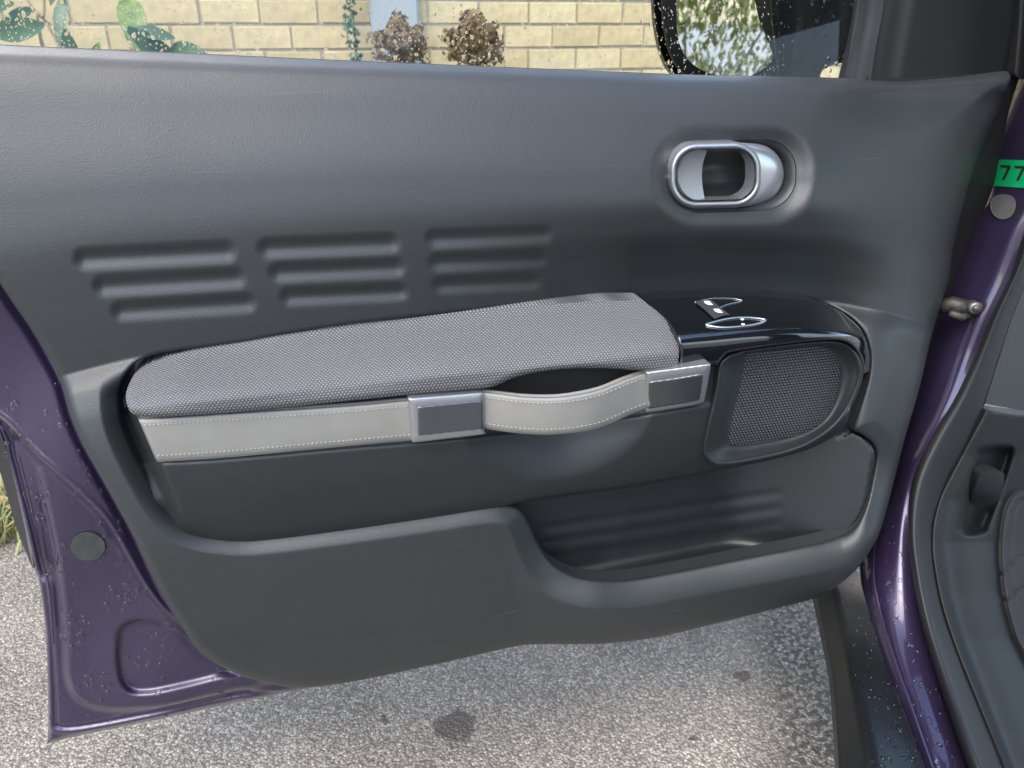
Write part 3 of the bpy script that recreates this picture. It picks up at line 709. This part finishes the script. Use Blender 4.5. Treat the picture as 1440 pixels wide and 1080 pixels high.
# ---- leatherette strap: flat run and the bowed pull
def strip(name, top, bot, mt, parent, n=80, th=.0075, edge=.0045):
    t = resample(spline(top, 6, False), n); b = resample(spline(bot, 6, False), n)
    cs = [0, .015, .05, .11, .2, .5, .8, .89, .95, .985, 1.0]; off = [1.2, .62, .22, .04, 0, -.12, 0, .04, .22, .62, 1.2]
    G = np.array([t*(1-c)+b*c+np.array([0, 0, o*edge]) for c, o in zip(cs, off)])
    K = len(cs); P = at(G[..., 0], G[..., 1], G[..., 2]).reshape(-1, 3); o = len(P)
    P = np.concatenate([P, P+np.array([0, th, 0])])
    F = [(i*n+j, (i+1)*n+j, (i+1)*n+j+1, i*n+j+1) for i in range(K-1) for j in range(n-1)]
    F += [(o+a, o+d, o+c, o+b_) for a, b_, c, d in F[:]]
    F += [(j+1, j, o+j, o+j+1) for j in range(n-1)]+[((K-1)*n+j, (K-1)*n+j+1, o+(K-1)*n+j+1, o+(K-1)*n+j) for j in range(n-1)]
    F += [(i*n, (i+1)*n, o+(i+1)*n, o+i*n) for i in range(K-1)]+[((i+1)*n+n-1, i*n+n-1, o+i*n+n-1, o+(i+1)*n+n-1) for i in range(K-1)]
    ob = mk(name, P, F, mt, parent)
    V, Fs = [], []                                                   # stitches: short dashes sunk into the leather
    for c in (.155, .86):
        q = t*(1-c)+b*c; ln = np.r_[0, np.cumsum(np.linalg.norm(np.diff(q[:, :2], axis=0), axis=1))]
        for s in np.arange(5, ln[-1]-5, 6.2):
            e = [np.array([np.interp(s+k, ln, q[:, i]) for i in range(3)]) for k in (0, 2.1, 4.2)]
            pts = [at(x[0], x[1]+random.uniform(-.25, .25), x[2]-.0004+(.0007 if i != 1 else 0)) for i, x in enumerate(e)]
            vv, ff = tube(pts, [.00035, .0006, .00035], 5); o2 = len(V); V += vv; Fs += [tuple(o2+i for i in f) for f in ff]
    mk('stitching', np.array(V), Fs, M_stitch, ob, kind='stuff')
    return ob
strip('strap', [(194, 588, -.097), (210, 588, -.099), (333, 580, -.102), (480, 571, -.103), (580, 562, -.104)],
      [(220, 649, -.094), (232, 649, -.096), (333, 642, -.099), (480, 628, -.100), (580, 619, -.101)], M_strap, door)
strip('strap', [(676, 551, -.106), (690, 552, -.108), (740, 558, -.118), (790, 558, -.124), (840, 549, -.122), (873, 536, -.115), (900, 526, -.108), (914, 523, -.104)],
      [(676, 601, -.102), (690, 604, -.104), (727, 609, -.113), (773, 611, -.119), (823, 606, -.117), (857, 596, -.110), (890, 581, -.104), (914, 573, -.101)], M_strap, door)

# ---- buckles
def buckle(outl, plate, y0, slope, label):
    o = spline(outl, 4); p = spline(plate, 4); c = o.mean(0)
    def yb(u, v): return y0+slope[0]*(u-c[0])/1150+slope[1]*(v-c[1])/1150
    def dep(u, v):
        de = np.maximum(-sdf(o, u, v, 40), 0); x = np.clip(de, 0, 2.2)
        return yb(u, v)-.0016*sstep(0, 9, de)+(2.2-np.sqrt(np.maximum(2.2**2-(2.2-x)**2, 0)))/1150
    def dep2(u, v):
        de = np.maximum(-sdf(p, u, v, 40), 0); x = np.clip(de, 0, 2.6)
        return yb(u, v)-.0030+(2.6-np.sqrt(np.maximum(2.6**2-(2.6-x)**2, 0)))/1000*1.3
    b = field('strap_buckle', o, dep, 1.6, M_metal, door, skirt=.014, label=label)
    field('buckle_plate', p, dep2, 1.6, M_plate, b, skirt=.003)
buckle([(575, 563), (578, 560), (640, 555), (675, 552), (680, 554), (681, 562), (682, 590), (681, 607), (678, 611), (620, 618), (586, 622), (579, 620), (577, 600)],
       [(587, 573), (590, 571), (640, 566), (677, 562.5), (679, 564), (679.5, 590), (679, 602), (676, 604), (620, 610), (592, 613), (588, 611), (587, 592)], -.1095, (.05, .10), 'satin silver buckle at the rear end of the bowed strap')
buckle([(909, 526), (912, 523), (950, 518), (995, 512), (999, 514), (998, 524), (991, 560), (984, 568), (940, 576), (911, 580), (907, 577), (907, 550)],
       [(912.5, 538), (915, 536), (950, 531), (986, 525), (989, 527), (988, 540), (985, 557), (980, 564), (940, 571), (914, 575), (911, 573), (911.5, 555)], -.109, (-.10, .38), 'satin silver buckle beside the speaker')

# ---- inner door handle
hcup = rrect(934, 192, 1126, 304, 48, -.03, 8)
def cup_depth(u, v):
    d = sdf(HHOLE, u, v, 60); return base_depth(u, v)+.013+.034*(1-sstep(-44, 4, d))
handle = field('handle_cup', hcup, cup_depth, 2.5, M_cup, door, skirt=0)
hY = float(base_depth(np.array([1010.]), np.array([245.]))[0])
def rr(x0, y0, x1, y1, r, sk=-.02): return rrect(x0, y0, x1, y1, r, sk, 10)
LEVO = rr(941, 200, 1071, 293, 39); LEVI = rr(953, 211, 1061, 281, 28)
def lev_depth(u, v):
    do = np.maximum(-sdf(LEVO, u, v, 40), 0); di = np.maximum(sdf(LEVI, u, v, 40), 0); a = do/(do+di+1e-6)
    return hY-.004+.010*(2*a-1)**2-.06*(u-1005)/1150*.4
lev = field('door_handle', LEVO, lev_depth, 1.6, M_handle, door, hole=LEVI, skirt=.02, label='silver oval inner door handle')
PADL = np.array([p for p in rr(950, 208, 1040, 284, 36)]);
PADL = spline([(955, 236), (962, 220), (978, 211), (995, 210), (995, 210), (989, 228), (987, 245), (988, 262), (991, 280), (991, 280), (975, 280), (961, 270), (954, 253)], 5)
def padl_depth(u, v): 
    e = np.clip((u-952)/40, 0, 1); return hY+.005+.0035*e**1.5-.003*((v-245)/35)**2
field('finger_plate', PADL, padl_depth, 1.8, mat('silver_dish', (.27, .28, .29), .35, metal=.6), lev, skirt=.01)
# lever flank that sweeps back on the right
n_ = 40; ang = np.linspace(-86, 86, n_)
cur = []
for k, (xo, ro, dy) in enumerate(((1028, 40, .001), (1040, 41.5, .006), (1052, 43, .013), (1060, 42, .020), (1063, 38, .027))):
    cur.append([(xo+ro*math.cos(math.radians(a)), 246-.4*k+ (46.5-1.2*k)*math.sin(math.radians(a)), hY+dy) for a in ang])
loft('handle_flank', cur, M_handle, lev, n=50, m=4)
loft('handle_inner_wall', [[(x, y, hY-.003) for x, y in LEVI[::2]]+[(LEVI[0][0], LEVI[0][1], hY-.003)], [((x-1007)*.965+1009, (y-246)*.955+246, hY+.022) for x, y in LEVI[::2]]+[((LEVI[0][0]-1007)*.965+1009, (LEVI[0][1]-246)*.955+246, hY+.022)]], M_handle, lev, n=90, m=3)

# ---- purple door shell around the trim
SHELL = spline([(-90, 200), (-90, 620), (-90, 620), (-30, 560), (-10, 600), (12, 655), (30, 722), (46, 795), (54, 812), (63, 875), (66, 920), (68, 1010), (66, 1046), (66, 1046), (110, 1035), (207, 1015), (333, 988), (440, 966), (560, 944), (560, 944), (560, 700), (300, 400), (100, 200)], 4)
PAN = spline([(-60, 520), (-30, 565), (0, 590), (30, 616), (48, 645), (58, 675), (67, 715), (80, 780), (88, 847), (92, 907), (94, 950), (104, 977), (122, 991), (150, 998), (187, 998), (233, 994), (300, 979), (440, 945), (600, 900), (500, 600), (200, 300), (-40, 300)], 4)
SCV = spline([(-120, 540), (-60, 560), (-20, 580), (5, 597), (22, 616), (45, 641), (88, 680), (124, 713), (143, 735), (165, 770), (190, 815), (215, 850), (240, 876), (268, 896), (300, 912), (420, 930), (420, 500), (200, 300), (-120, 250)], 4)
REC = spline([(163, 905), (166, 885), (180, 873), (205, 870), (260, 885), (340, 915), (420, 930), (400, 950), (340, 948), (260, 966), (210, 976), (182, 974), (168, 958), (163, 930)], 4)
HEM = spline([(-60, 500), (10, 600), (22, 640), (38, 700), (60, 790), (72, 870), (78, 950), (80, 1018), (80, 1018), (110, 1018), (207, 1000), (333, 972), (560, 930), (560, 500), (100, 300)], 4)
def shell_depth(u, v):
    y = np.full(u.shape, .034)
    y += -.010*(1-sstep(-7, 7, sdf(PAN, u, v, 60)))
    s = sdf(SCV, u, v, 60); y += -.016*(1-sstep(-11, 3, s))-.003*np.exp(-((s+6)/5)**2)
    y += .009*(1-sstep(-9, 3, sdf(REC, u, v, 60)))
    h = sdf(HEM, u, v, 60); y += .006*sstep(-3, 3, h)-.004*np.exp(-((h-9)/4)**2)
    y += .005*np.exp(-(sdf(TRIM, u, v, 60)/9.0)**2)
    e = -sdf(SHELL, u, v, 60); y += .010*(1-np.clip(e/6, 0, 1))**2
    # notch in the hem
    y += .006*np.exp(-((v-806)/11)**2)*np.exp(-((u-60)/14)**2)
    return y+.0045*np.sin(u*.017+v*.013+.6)+.0015*np.sin(u*.04-v*.017)
shell = field('door_shell', SHELL, shell_depth, 2.2, M_paint, door, skirt=.05, label='purple painted metal shell with rain drops')
bs = tree(shell)
th = np.linspace(0, 2*math.pi, 28, endpoint=False)
decal('rubber_plug', bs, np.stack([124+24*np.cos(th), 767+19.5*np.sin(th)], 1), M_plug, shell, .0025, 2.2)
loft('edge_rubber', [[(-20, 560, .04), (0, 606, .04), (17, 660, .04), (33, 724, .04), (48, 797, .04)], [(-30, 590, .07), (-8, 640, .07), (8, 690, .07), (24, 745, .07), (46, 800, .06)]], M_rubber, shell, n=40, m=3, thick=.01)
loft('hem_seam', [[(26, 640, .022), (46, 720, .0225), (60, 790, .025), (69, 830, .0255), (75, 905, .025)], [(28, 640, .022), (48, 720, .0225), (62, 790, .025), (71, 830, .0255), (77, 905, .025)]], M_black, shell, n=40, m=2)
pts = []
cu, cv = rng.uniform(5, 400, 6000), rng.uniform(540, 1030, 6000)
ok = (sdf(TRIM, cu, cv, 40) > 6) & (sdf(SHELL, cu, cv, 40) < -2) & (np.sin(cu*.055+cv*.02)*np.sin(cv*.043-cu*.015)+rng.normal(0, .45, 6000) > .25)
for u, v in list(zip(cu[ok], cv[ok]))[:420]:
    p, n = hit(bs, u, v, 0)
    if p is None: continue
    pts.append((p, n, random.choice((.0009, .0012, .0016, .002, .0026, .0032)), random.uniform(.9, 1.5), random.uniform(.45, .7)))
drops('water_drops', pts, M_water, shell)
# black sheet standing in for the shaded gap behind the trim, hinge side
loft('edge_gap_sheet', [[(1398, 116, .02), (1385, 150, .02), (1350, 250, .02), (1322, 340, .02), (1300, 450, .02), (1270, 570, .015), (1230, 690, 0), (1200, 780, -.01), (1140, 815, -.02)],
                   [(1434, 108, .06), (1418, 160, .06), (1401, 250, .06), (1362, 350, .06), (1330, 450, .055), (1296, 560, .05), (1262, 680, .03), (1236, 770, .02), (1160, 830, .0)]], M_black, door, n=50, m=4, thick=.03)
# window frame corner, run channel, glass, belt seal
SAIL = spline([(1241, -30), (1238, 10), (1230, 60), (1219, 118), (1219, 118), (1262, 122), (1340, 117), (1412, 110), (1412, 110), (1421, 60), (1427, 10), (1425, -40), (1400, -120), (1330, -150), (1265, -110)], 4)
def sail_depth(u, v):
    e = (u-(1221+(106-v)*.17)); de = np.maximum(-sdf(SAIL, u, v, 60), 0); x = np.clip(de, 0, 5)
    return .052-.022*sstep(0, 52, e)+.006*sstep(120, 205, e)+(5-np.sqrt(np.maximum(25-(5-x)**2, 0)))/1100
M_sail = mat('corner_plastic', (.007, .008, .0085), .5, spec=.35, bump=(1000, .3, .0004))
field('corner_trim', SAIL, sail_depth, 2.5, M_sail, door, skirt=.03)
loft('corner_gap_shade', [[(1219, 107, .031), (1262, 110, .029), (1340, 105, .029), (1372, 103, .029)], [(1219, 114, .031), (1262, 116, .029), (1340, 111, .029), (1372, 109, .029)]], M_black, door, n=30, m=2)  # black strip standing in for the shaded gap below the corner trim
loft('run_channel', [[(1219, -90, .048), (1216, 0, .048), (1206, 60, .048), (1190, 125, .048)], [(1228, -90, .036), (1226, 0, .036), (1216, 60, .036), (1204, 125, .036)], [(1246, -90, .03), (1243, 0, .03), (1233, 60, .03), (1222, 125, .03)]], M_rubber, door, n=20, m=4, thick=.02)
loft('frame_seal', [[(1418, -90, .05), (1426, 0, .05), (1420, 90, .05)], [(1432, -90, .04), (1440, 0, .04), (1432, 110, .04)], [(1450, -90, .08), (1455, 0, .08), (1445, 110, .08)]], M_rubber, door, n=20, m=4, thick=.02)
loft('belt_seal', [[(u, v-1.2, .046) for u, v in TOP[:8]], [(u, v+8, .040) for u, v in TOP[:8]]], M_rubber, door, n=60, m=2, thick=.008)
def pane(n0, n1, V0, V1): pass
gb = [(-200, 70), (400, 100), (1235, 130)]; gt = [(-300, -420), (400, -420), (1240, -420)]
pane_o = loft('window_pane', [[(u, v, .054) for u, v in gb], [(u, v, .10) for u, v in gt]], M_glass, door, n=8, m=4)
bp_ = tree(pane_o); pts = []
for k in range(4200):
    u = random.uniform(-20, 1215); v = random.uniform(-60, v_belt(u)-1)
    p, n = hit(bp_, u, v, 0)
    if p is None: continue
    r = random.choice((.0004, .0005, .0006, .0007, .0009)); r = r if random.random() > .05 else random.uniform(.0012, .0022)
    pts.append((p, n, r, random.uniform(.9, 1.5), random.uniform(.35, .6)))
drops('water_drops', pts, M_water, pane_o)

# ---- wing mirror outside the glass
mn = np.array([-.885, -.466, -.012]); mn /= np.linalg.norm(mn); m0 = at(1030, 40, .20)
def plane_xyz(off, fn=None):
    def f(u, v):
        r = ray(u, v); t = ((m0-mn*off-CAM) @ mn)/(r @ mn); P = CAM+r*t[:, None]
        if fn is not None: P = P-mn*fn(u, v)[:, None]
        return P
    return f
MG = spline([(951, -60), (951, 0), (953, 49), (964, 79), (986, 98), (1020, 108), (1057, 106), (1085, 84), (1101, 40), (1106, 0), (1106, -60), (1090, -95), (1030, -104), (965, -95)], 5)
MH = spline([(920, -60), (919, 0), (924, 49), (934, 84), (952, 108), (985, 128), (1040, 136), (1090, 128), (1122, 95), (1135, 40), (1138, -20), (1130, -90), (1080, -130), (1000, -135), (945, -120)], 5)
def housing(u, v):
    d = np.maximum(-sdf(MH, u, v, 60), 0); x = np.clip(d, 0, 18); return (18-np.sqrt(np.maximum(18**2-(18-x)**2, 0)))/700
M_mirbody = mat('mirror_black', (.003, .0034, .0038), .4, spec=.12)
mir = field('wing_mirror', MH, None, 2.5, M_mirbody, door, skirt=0, xyz=plane_xyz(.004, housing), label='black wing mirror beyond the wet glass')
field('mirror_glass', MG, None, 4, M_mirror, mir, skirt=0, xyz=plane_xyz(0))
bk = [(MH-MH.mean(0))*s+MH.mean(0) for s in (1.0, 1.04, .95, .6)]
V = []; NN = len(MH)
for q, off in zip(bk, (.029, .06, .13, .17)): V.append(plane_xyz(off)(q[:, 0]*1.0, q[:, 1]*1.0))
F = [(i*NN+j, i*NN+(j+1) % NN, (i+1)*NN+(j+1) % NN, (i+1)*NN+j) for i in range(3) for j in range(NN)]+[tuple(3*NN+j for j in range(NN))]
mk('mirror_housing', np.concatenate(V), F, M_mirbody, mir)
ARM = spline([(1090, -80), (1217, -80), (1217, -80), (1204, 55), (1194, 84), (1172, 91), (1156, 100), (1146, 122), (1100, 130)], 4)
def arm_depth(u, v):
    d = np.maximum(-sdf(ARM, u, v, 60), 0); x = np.clip(d, 0, 12); return .125-.045*sstep(1110, 1210, u)+(12-np.sqrt(np.maximum(144-(12-x)**2, 0)))/900
field('mirror_arm', ARM, arm_depth, 3, M_mirbody, mir, skirt=.05)

# ================================================================== CAR BODY AT THE HINGE SIDE
PLc = [(1430, -40, .10), (1428, 60, .10), (1412, 130, .09), (1396, 180, .085), (1388, 240, .08), (1378, 292, .075), (1358, 328, .07), (1344, 360, .07), (1325, 410, .065), (1296, 490, .06), (1270, 580, .05), (1248, 660, .03), (1228, 725, 0), (1212, 770, -.03), (1207, 810, -.06), (1229, 899, -.15), (1262, 990, -.24), (1294, 1080, -.32), (1325, 1160, -.38)]
SLc = [(1540, -60, -.06), (1520, 60, -.05), (1500, 160, -.045), (1475, 250, -.04), (1440, 325, -.035), (1428, 368, -.035), (1409, 410, -.035), (1391, 449, -.035), (1374, 492, -.035), (1339, 568, -.045), (1300, 633, -.055), (1281, 685, -.07), (1276, 743, -.095), (1281, 801, -.125), (1291, 860, -.16), (1313, 938, -.22), (1352, 1054, -.32), (1362, 1080, -.34), (1395, 1160, -.39)]
ILc = [(1600, -60, -.05), (1575, 60, -.04), (1545, 160, -.035), (1510, 250, -.03), (1465, 350, -.025), (1430, 430, -.02), (1400, 520, -.02), (1385, 568, -.02), (1352, 640, -.03), (1320, 704, -.05), (1310, 763, -.08), (1320, 834, -.125), (1339, 899, -.17), (1372, 983, -.24), (1411, 1080, -.32), (1445, 1160, -.38)]
def mid(a, b, t, dy, n=60):
    A = resample(spline(a, 5, False), n); B = resample(spline(b, 5, False), n); M = A*(1-t)+B*t; M[:, 2] += dy; return M[::3]
PLn = mid(PLc, SLc, 0, 0); SLn = mid(PLc, SLc, 1, 0)
paint_curves = [mid(PLc, SLc, 0, .03), mid(PLc, SLc, .06, .004), mid(PLc, SLc, .35, -.005), mid(PLc, SLc, .62, -.003), mid(PLc, SLc, .82, .002), mid(PLc, SLc, 1.0, .012)]
pillar = loft('hinge_pillar', paint_curves, M_paint, body, n=110, m=6, label='purple painted hinge pillar and sill')
seal = loft('door_seal', [mid(SLc, ILc, -.04, .02), mid(SLc, ILc, .1, -.006), mid(SLc, ILc, .4, -.020), mid(SLc, ILc, .75, -.012), mid(SLc, ILc, 1.0, .012)], M_rubber, body, n=110, m=6)
loft('sill_step', [mid(PLc, SLc, .22, -.0075)[12:], mid(PLc, SLc, .26, -.0085)[12:], mid(PLc, SLc, .30, -.0075)[12:]], M_paint, body, n=60, m=3)
# black plastic cladding along the sill
CL = [(1110, 790, .03), (1138, 812, .0), (1152, 838, -.03), (1166, 900, -.10), (1178, 964, -.18), (1187, 1080, -.30), (1192, 1170, -.37)]
CM = [(1140, 770, -.01), (1160, 800, -.04), (1176, 838, -.07), (1190, 900, -.13), (1204, 964, -.21), (1228, 1080, -.33), (1244, 1170, -.39)]
CRr = [(1185, 760, -.02), (1200, 790, -.05), (1216, 840, -.09), (1234, 900, -.15), (1258, 970, -.22), (1300, 1080, -.325), (1330, 1170, -.38)]
clad = loft('sill_cladding', [[(a-6, b+6, c+.06) for a, b, c in CL], CL, CM, CRr], M_clad, body, n=60, m=5, smooth_across=False, thick=.01)
# interior trim: dashboard end panel, kick panel with a release lever recess, floor mat
UP = [(u, v, y+.004) for u, v, y in ILc[:8]]
loft('dash_end_panel', [UP, [(1640, -60, .05), (1610, 60, .05), (1590, 160, .05), (1570, 250, .05), (1550, 350, .05), (1530, 430, .05), (1520, 520, .05), (1500, 588, .05)]], M_kick2, body, n=40, m=6)
KO = spline([(1386, 576), (1386, 576), (1430, 582), (1560, 592), (1560, 592), (1560, 1170), (1560, 1170), (1446, 1170), (1411, 1080), (1372, 983), (1339, 899), (1320, 834), (1310, 763), (1320, 704), (1352, 640)], 5)
_il = np.array([(v, u, y) for u, v, y in ILc])
REC2 = spline([(1372, 640), (1383, 630), (1410, 627), (1424, 631), (1422, 650), (1408, 690), (1392, 735), (1384, 748), (1362, 753), (1350, 748), (1349, 735), (1358, 690)], 5)
def kick_depth(u, v):
    e = u-np.interp(v, _il[:, 0], _il[:, 1]); y = np.interp(v, _il[:, 0], _il[:, 2])+.006+.07*np.clip(e/150, 0, 1)
    y = y-.012*np.exp(-((e-22)/16)**2)
    y = y+.030*(1-sstep(-9, 3, sdf(REC2, u, v, 60)))
    de = np.maximum(-sdf(KO, u, v, 60), 0); x = np.clip(de, 0, 4); return y+(4-np.sqrt(np.maximum(16-(4-x)**2, 0)))/1000
kick = field('kick_panel', KO, kick_depth, 2.6, M_kick, body, skirt=.02)
LEV = spline([(1376, 672), (1384, 664), (1408, 664), (1412, 676), (1402, 716), (1390, 724), (1368, 722), (1366, 704)], 5)
field('release_lever', LEV, lambda u, v: kick_depth(np.full(u.shape, 1355.), v)+.014+.0004*(v-664)-.006*(1-((u-1389)/24)**2), 2.2, M_smooth, kick, skirt=.02)
MT = spline([(1452, 690), (1428, 694), (1414, 720), (1408, 770), (1412, 830), (1424, 880), (1436, 910), (1470, 960), (1540, 980), (1560, 800), (1540, 690)], 5)
def mat_depth(u, v):
    y = kick_depth(u, v)-.012; de = np.maximum(-sdf(MT, u, v, 60), 0); x = np.clip(de, 0, 8)
    y = y+(8-np.sqrt(np.maximum(64-(8-x)**2, 0)))/1100
    for c0, k in ((790, .9), (835, .8)): y = y+.004*np.exp(-(((v-c0)+k*(u-1425)-.02*(u-1425)**2)/3.0)**2)
    y = y+.003*np.exp(-((de-13)/2.0)**2); return y
field('footwell_carpet', MT, mat_depth, 2.0, M_mat, body, skirt=.02)
# sticker with its number, plugs, check strap
bpil = tree(pillar)
stk = decal('sticker', bpil, [(1404, 224), (1466, 226), (1460, 266), (1393, 261), (1394, 256)], M_sticker, pillar, .0012, 2, label='green sticker with black digits 77')
bst = tree(stk)
def seven(x, y):
    sk = lambda a, b: (x+a-.16*b, y+b)
    decal('digit', bst, [sk(0, 0), sk(14, .6), sk(14, 4), sk(0, 3.4)], M_ink, pillar, .0005, 1.2)
    decal('digit', bst, [sk(10.5, 3.5), sk(14, 4), sk(8.5, 21), sk(5, 21)], M_ink, pillar, .0005, 1.2)
seven(1408, 232); seven(1428, 233)
decal('hole_plug', bpil, spline([(1396, 290), (1400, 278), (1412, 273), (1424, 276), (1430, 284), (1429, 296), (1422, 306), (1410, 309), (1400, 302)], 4), M_grom, pillar, .002, 2)
decal('hole', bpil, spline([(1424, 306), (1431, 292), (1438, 284), (1440, 290), (1434, 304), (1428, 310)], 4), M_black, pillar, .0008, 2)  # flat black patch standing in for the shade inside an open hole
ch = [at(1318, 432, .02), at(1340, 428, .0), at(1358, 432, -.005), at(1376, 434, -.01)]
V, F = tube(ch, [.009, .011, .010, .007], 8); arm = mk('check_strap', np.array(V), F, M_iron, body)
V, F = tube([at(1335, 440, -.005), at(1352, 446, -.01), at(1372, 441, -.014)], [.004, .006, .004], 8); mk('check_bracket', np.array(V), F, M_iron, arm)
c = at(1374, 434, -.022); V, F = tube([c+np.array([0, .012, 0]), c, c-np.array([.001, .002, 0])], [.0085, .0085, .006], 14); mk('bolt', np.array(V), F, M_bolt, arm)
c = at(1374, 434, -.026); V, F = tube([c+np.array([0, .004, 0]), c, c-np.array([.001, .001, 0])], [.0042, .0042, .003], 6); mk('bolt_head', np.array(V), F, M_bolt, arm)
pts = []
bcl = tree(pillar, clad)
tt = rng.random(420); cv = 740+340*tt; cu = rng.uniform(0, 1, 420)*(125+10*tt)+1165+60*tt; ok = sdf(TRIM, cu, cv, 30) > 5
for u, v in zip(cu[ok], cv[ok]):
    p, n = hit(bcl, u, v, 0)
    if p is None: continue
    pts.append((p, n, random.choice((.0009, .0011, .0014, .0018, .0026)), random.uniform(.9, 1.5), random.uniform(.6, .9)))
for k in range(40):
    v = random.uniform(140, 420); u = random.uniform(1345, 1438); p, n = hit(bpil, u, v, 0)
    if p is not None: pts.append((p, n, random.choice((.0006, .0008, .0011)), 1.2, .6))
drops('water_drops', pts, M_water, clad)

# ================================================================== verge: grass, fallen leaves, shrub
V, F = [], []
for k in range(5200):
    u = random.uniform(-420, 60); v = random.uniform(560, 772-max(0, u)*.5)
    p = at_z(u, v, 0.0)+np.array([random.gauss(0, .02), random.gauss(0, .03), 0])
    h = random.uniform(.03, .11); a = random.uniform(0, 6.28); lean = random.uniform(.2, 1.1); wd = random.uniform(.0018, .0038)
    d = np.array([math.cos(a), math.sin(a), 0]); s = np.array([-d[1], d[0], 0])*wd; b = len(V)
    m1 = p+d*h*lean*.35+np.array([0, 0, h*.6]); m2 = p+d*h*lean+np.array([0, 0, h*.85])
    V += [p-s, p+s, m1+s*.8, m1-s*.8, m2]; F += [(b, b+1, b+2, b+3), (b+3, b+2, b+4)]
gr = mk('grass', np.array(V), F, M_grass, kind='stuff'); gr['label'] = 'tufts of pale green grass beside the road'; gr['category'] = 'grass'
for k, (u, v, lb) in enumerate(((8, 742, 'curled brown leaf nearest the road edge of the grass'), (24, 716, 'brown fallen leaf beside the purple door edge'), (6, 690, 'brown fallen leaf highest up in the grass'))):
    p = at_z(u, v, 0.05); Vl, Fl = leaf_mesh(.05, .022, -.35); Vl = orient(Vl, p, (random.uniform(-1, 1), random.uniform(-1, 1), .15), (0, 0, 1), .3)
    t = mk('fallen_leaf', np.array(Vl), Fl, M_dryleaf); t['label'] = lb; t['category'] = 'leaf'; t['group'] = 'fallen leaves in the grass'

sb = np.array([-2.9, .75, 0]); shrub = thing('shrub', 'yellow green leafy shrub reflected in the wing mirror', 'shrub', sb)
for k in range(9):
    a = random.uniform(0, 6.28); q = sb+np.array([math.cos(a)*.25, math.sin(a)*.6, 1.0]); V, F = tube([sb+np.array([0, random.uniform(-.3, .3), 0]), (sb+q)/2+np.array([0, 0, .15]), q], [.016, .01, .005], 6); mk('stem', np.array(V), F, M_stem, shrub)
V, F = [], []
for k in range(8000):
    c = sb+np.array([0, random.choice((-.75, -.35, .05, .45, .8)), random.choice((.35, .7, 1.05, 1.3))]); n = rng.normal(size=3); n /= np.linalg.norm(n)
    p = c+n*rng.uniform(.12, .36)*np.array([1, 1, .8]); p[2] = max(p[2], .03); x, y, z = frame_of(n+rng.normal(size=3)*.6); s = rng.uniform(.015, .04); b = len(V)
    V += [p+x*s*.45, p+y*s, p-x*s*.45, p-y*s]; F.append((b, b+1, b+2, b+3))
mk('foliage', np.array(V), F, M_leaf2, shrub)
# rest of the car beside and behind the viewer: roof, rear door, front seat (all outside the picture, added to shade the trim)
HP = np.array([.80, .0]); CA = np.array([-.33, -.944]); CB = np.array([.944, -.33])
def car_pt(s, t, z): q = HP+CA*s+CB*t; return (q[0], q[1], z)
def car_sheet(name, prof, s0, s1, mt, ns=14, th=.03):
    prof = spline(prof, 4, False); V = []; F = []; m = len(prof)
    for i in range(ns+1):
        sv = s0+(s1-s0)*i/ns
        for t, z in prof: V.append(car_pt(sv, t, z))
    for i in range(ns):
        for j in range(m-1): F.append((i*m+j, i*m+j+1, (i+1)*m+j+1, (i+1)*m+j))
    o = mk(name, np.array(V), F, mt, car); md = o.modifiers.new('thickness', 'SOLIDIFY'); md.thickness = th; return o
car_sheet('rear_door', [(.06, .30), (.0, .45), (-.03, .65), (.0, .90), (.04, .98)], 1.1, 2.15, M_paint)
car_sheet('rear_window', [(.05, .98), (.12, 1.2), (.2, 1.42)], 1.1, 2.1, M_gloss, th=.005)
car_sheet('roof', [(.16, 1.40), (.20, 1.46), (.35, 1.52), (.8, 1.55), (1.25, 1.52), (1.4, 1.42)], -.25, 2.2, M_paint)
car_sheet('front_seat', [(.25, .30), (.22, .5), (.3, .58), (.5, .56), (.72, .58), (.78, .5)], .45, 1.0, M_mat)
car_sheet('seat_back', [(.24, .50), (.22, .9), (.3, 1.12), (.5, 1.2), (.7, 1.12), (.78, .9), (.76, .5)], .95, 1.08, M_mat)
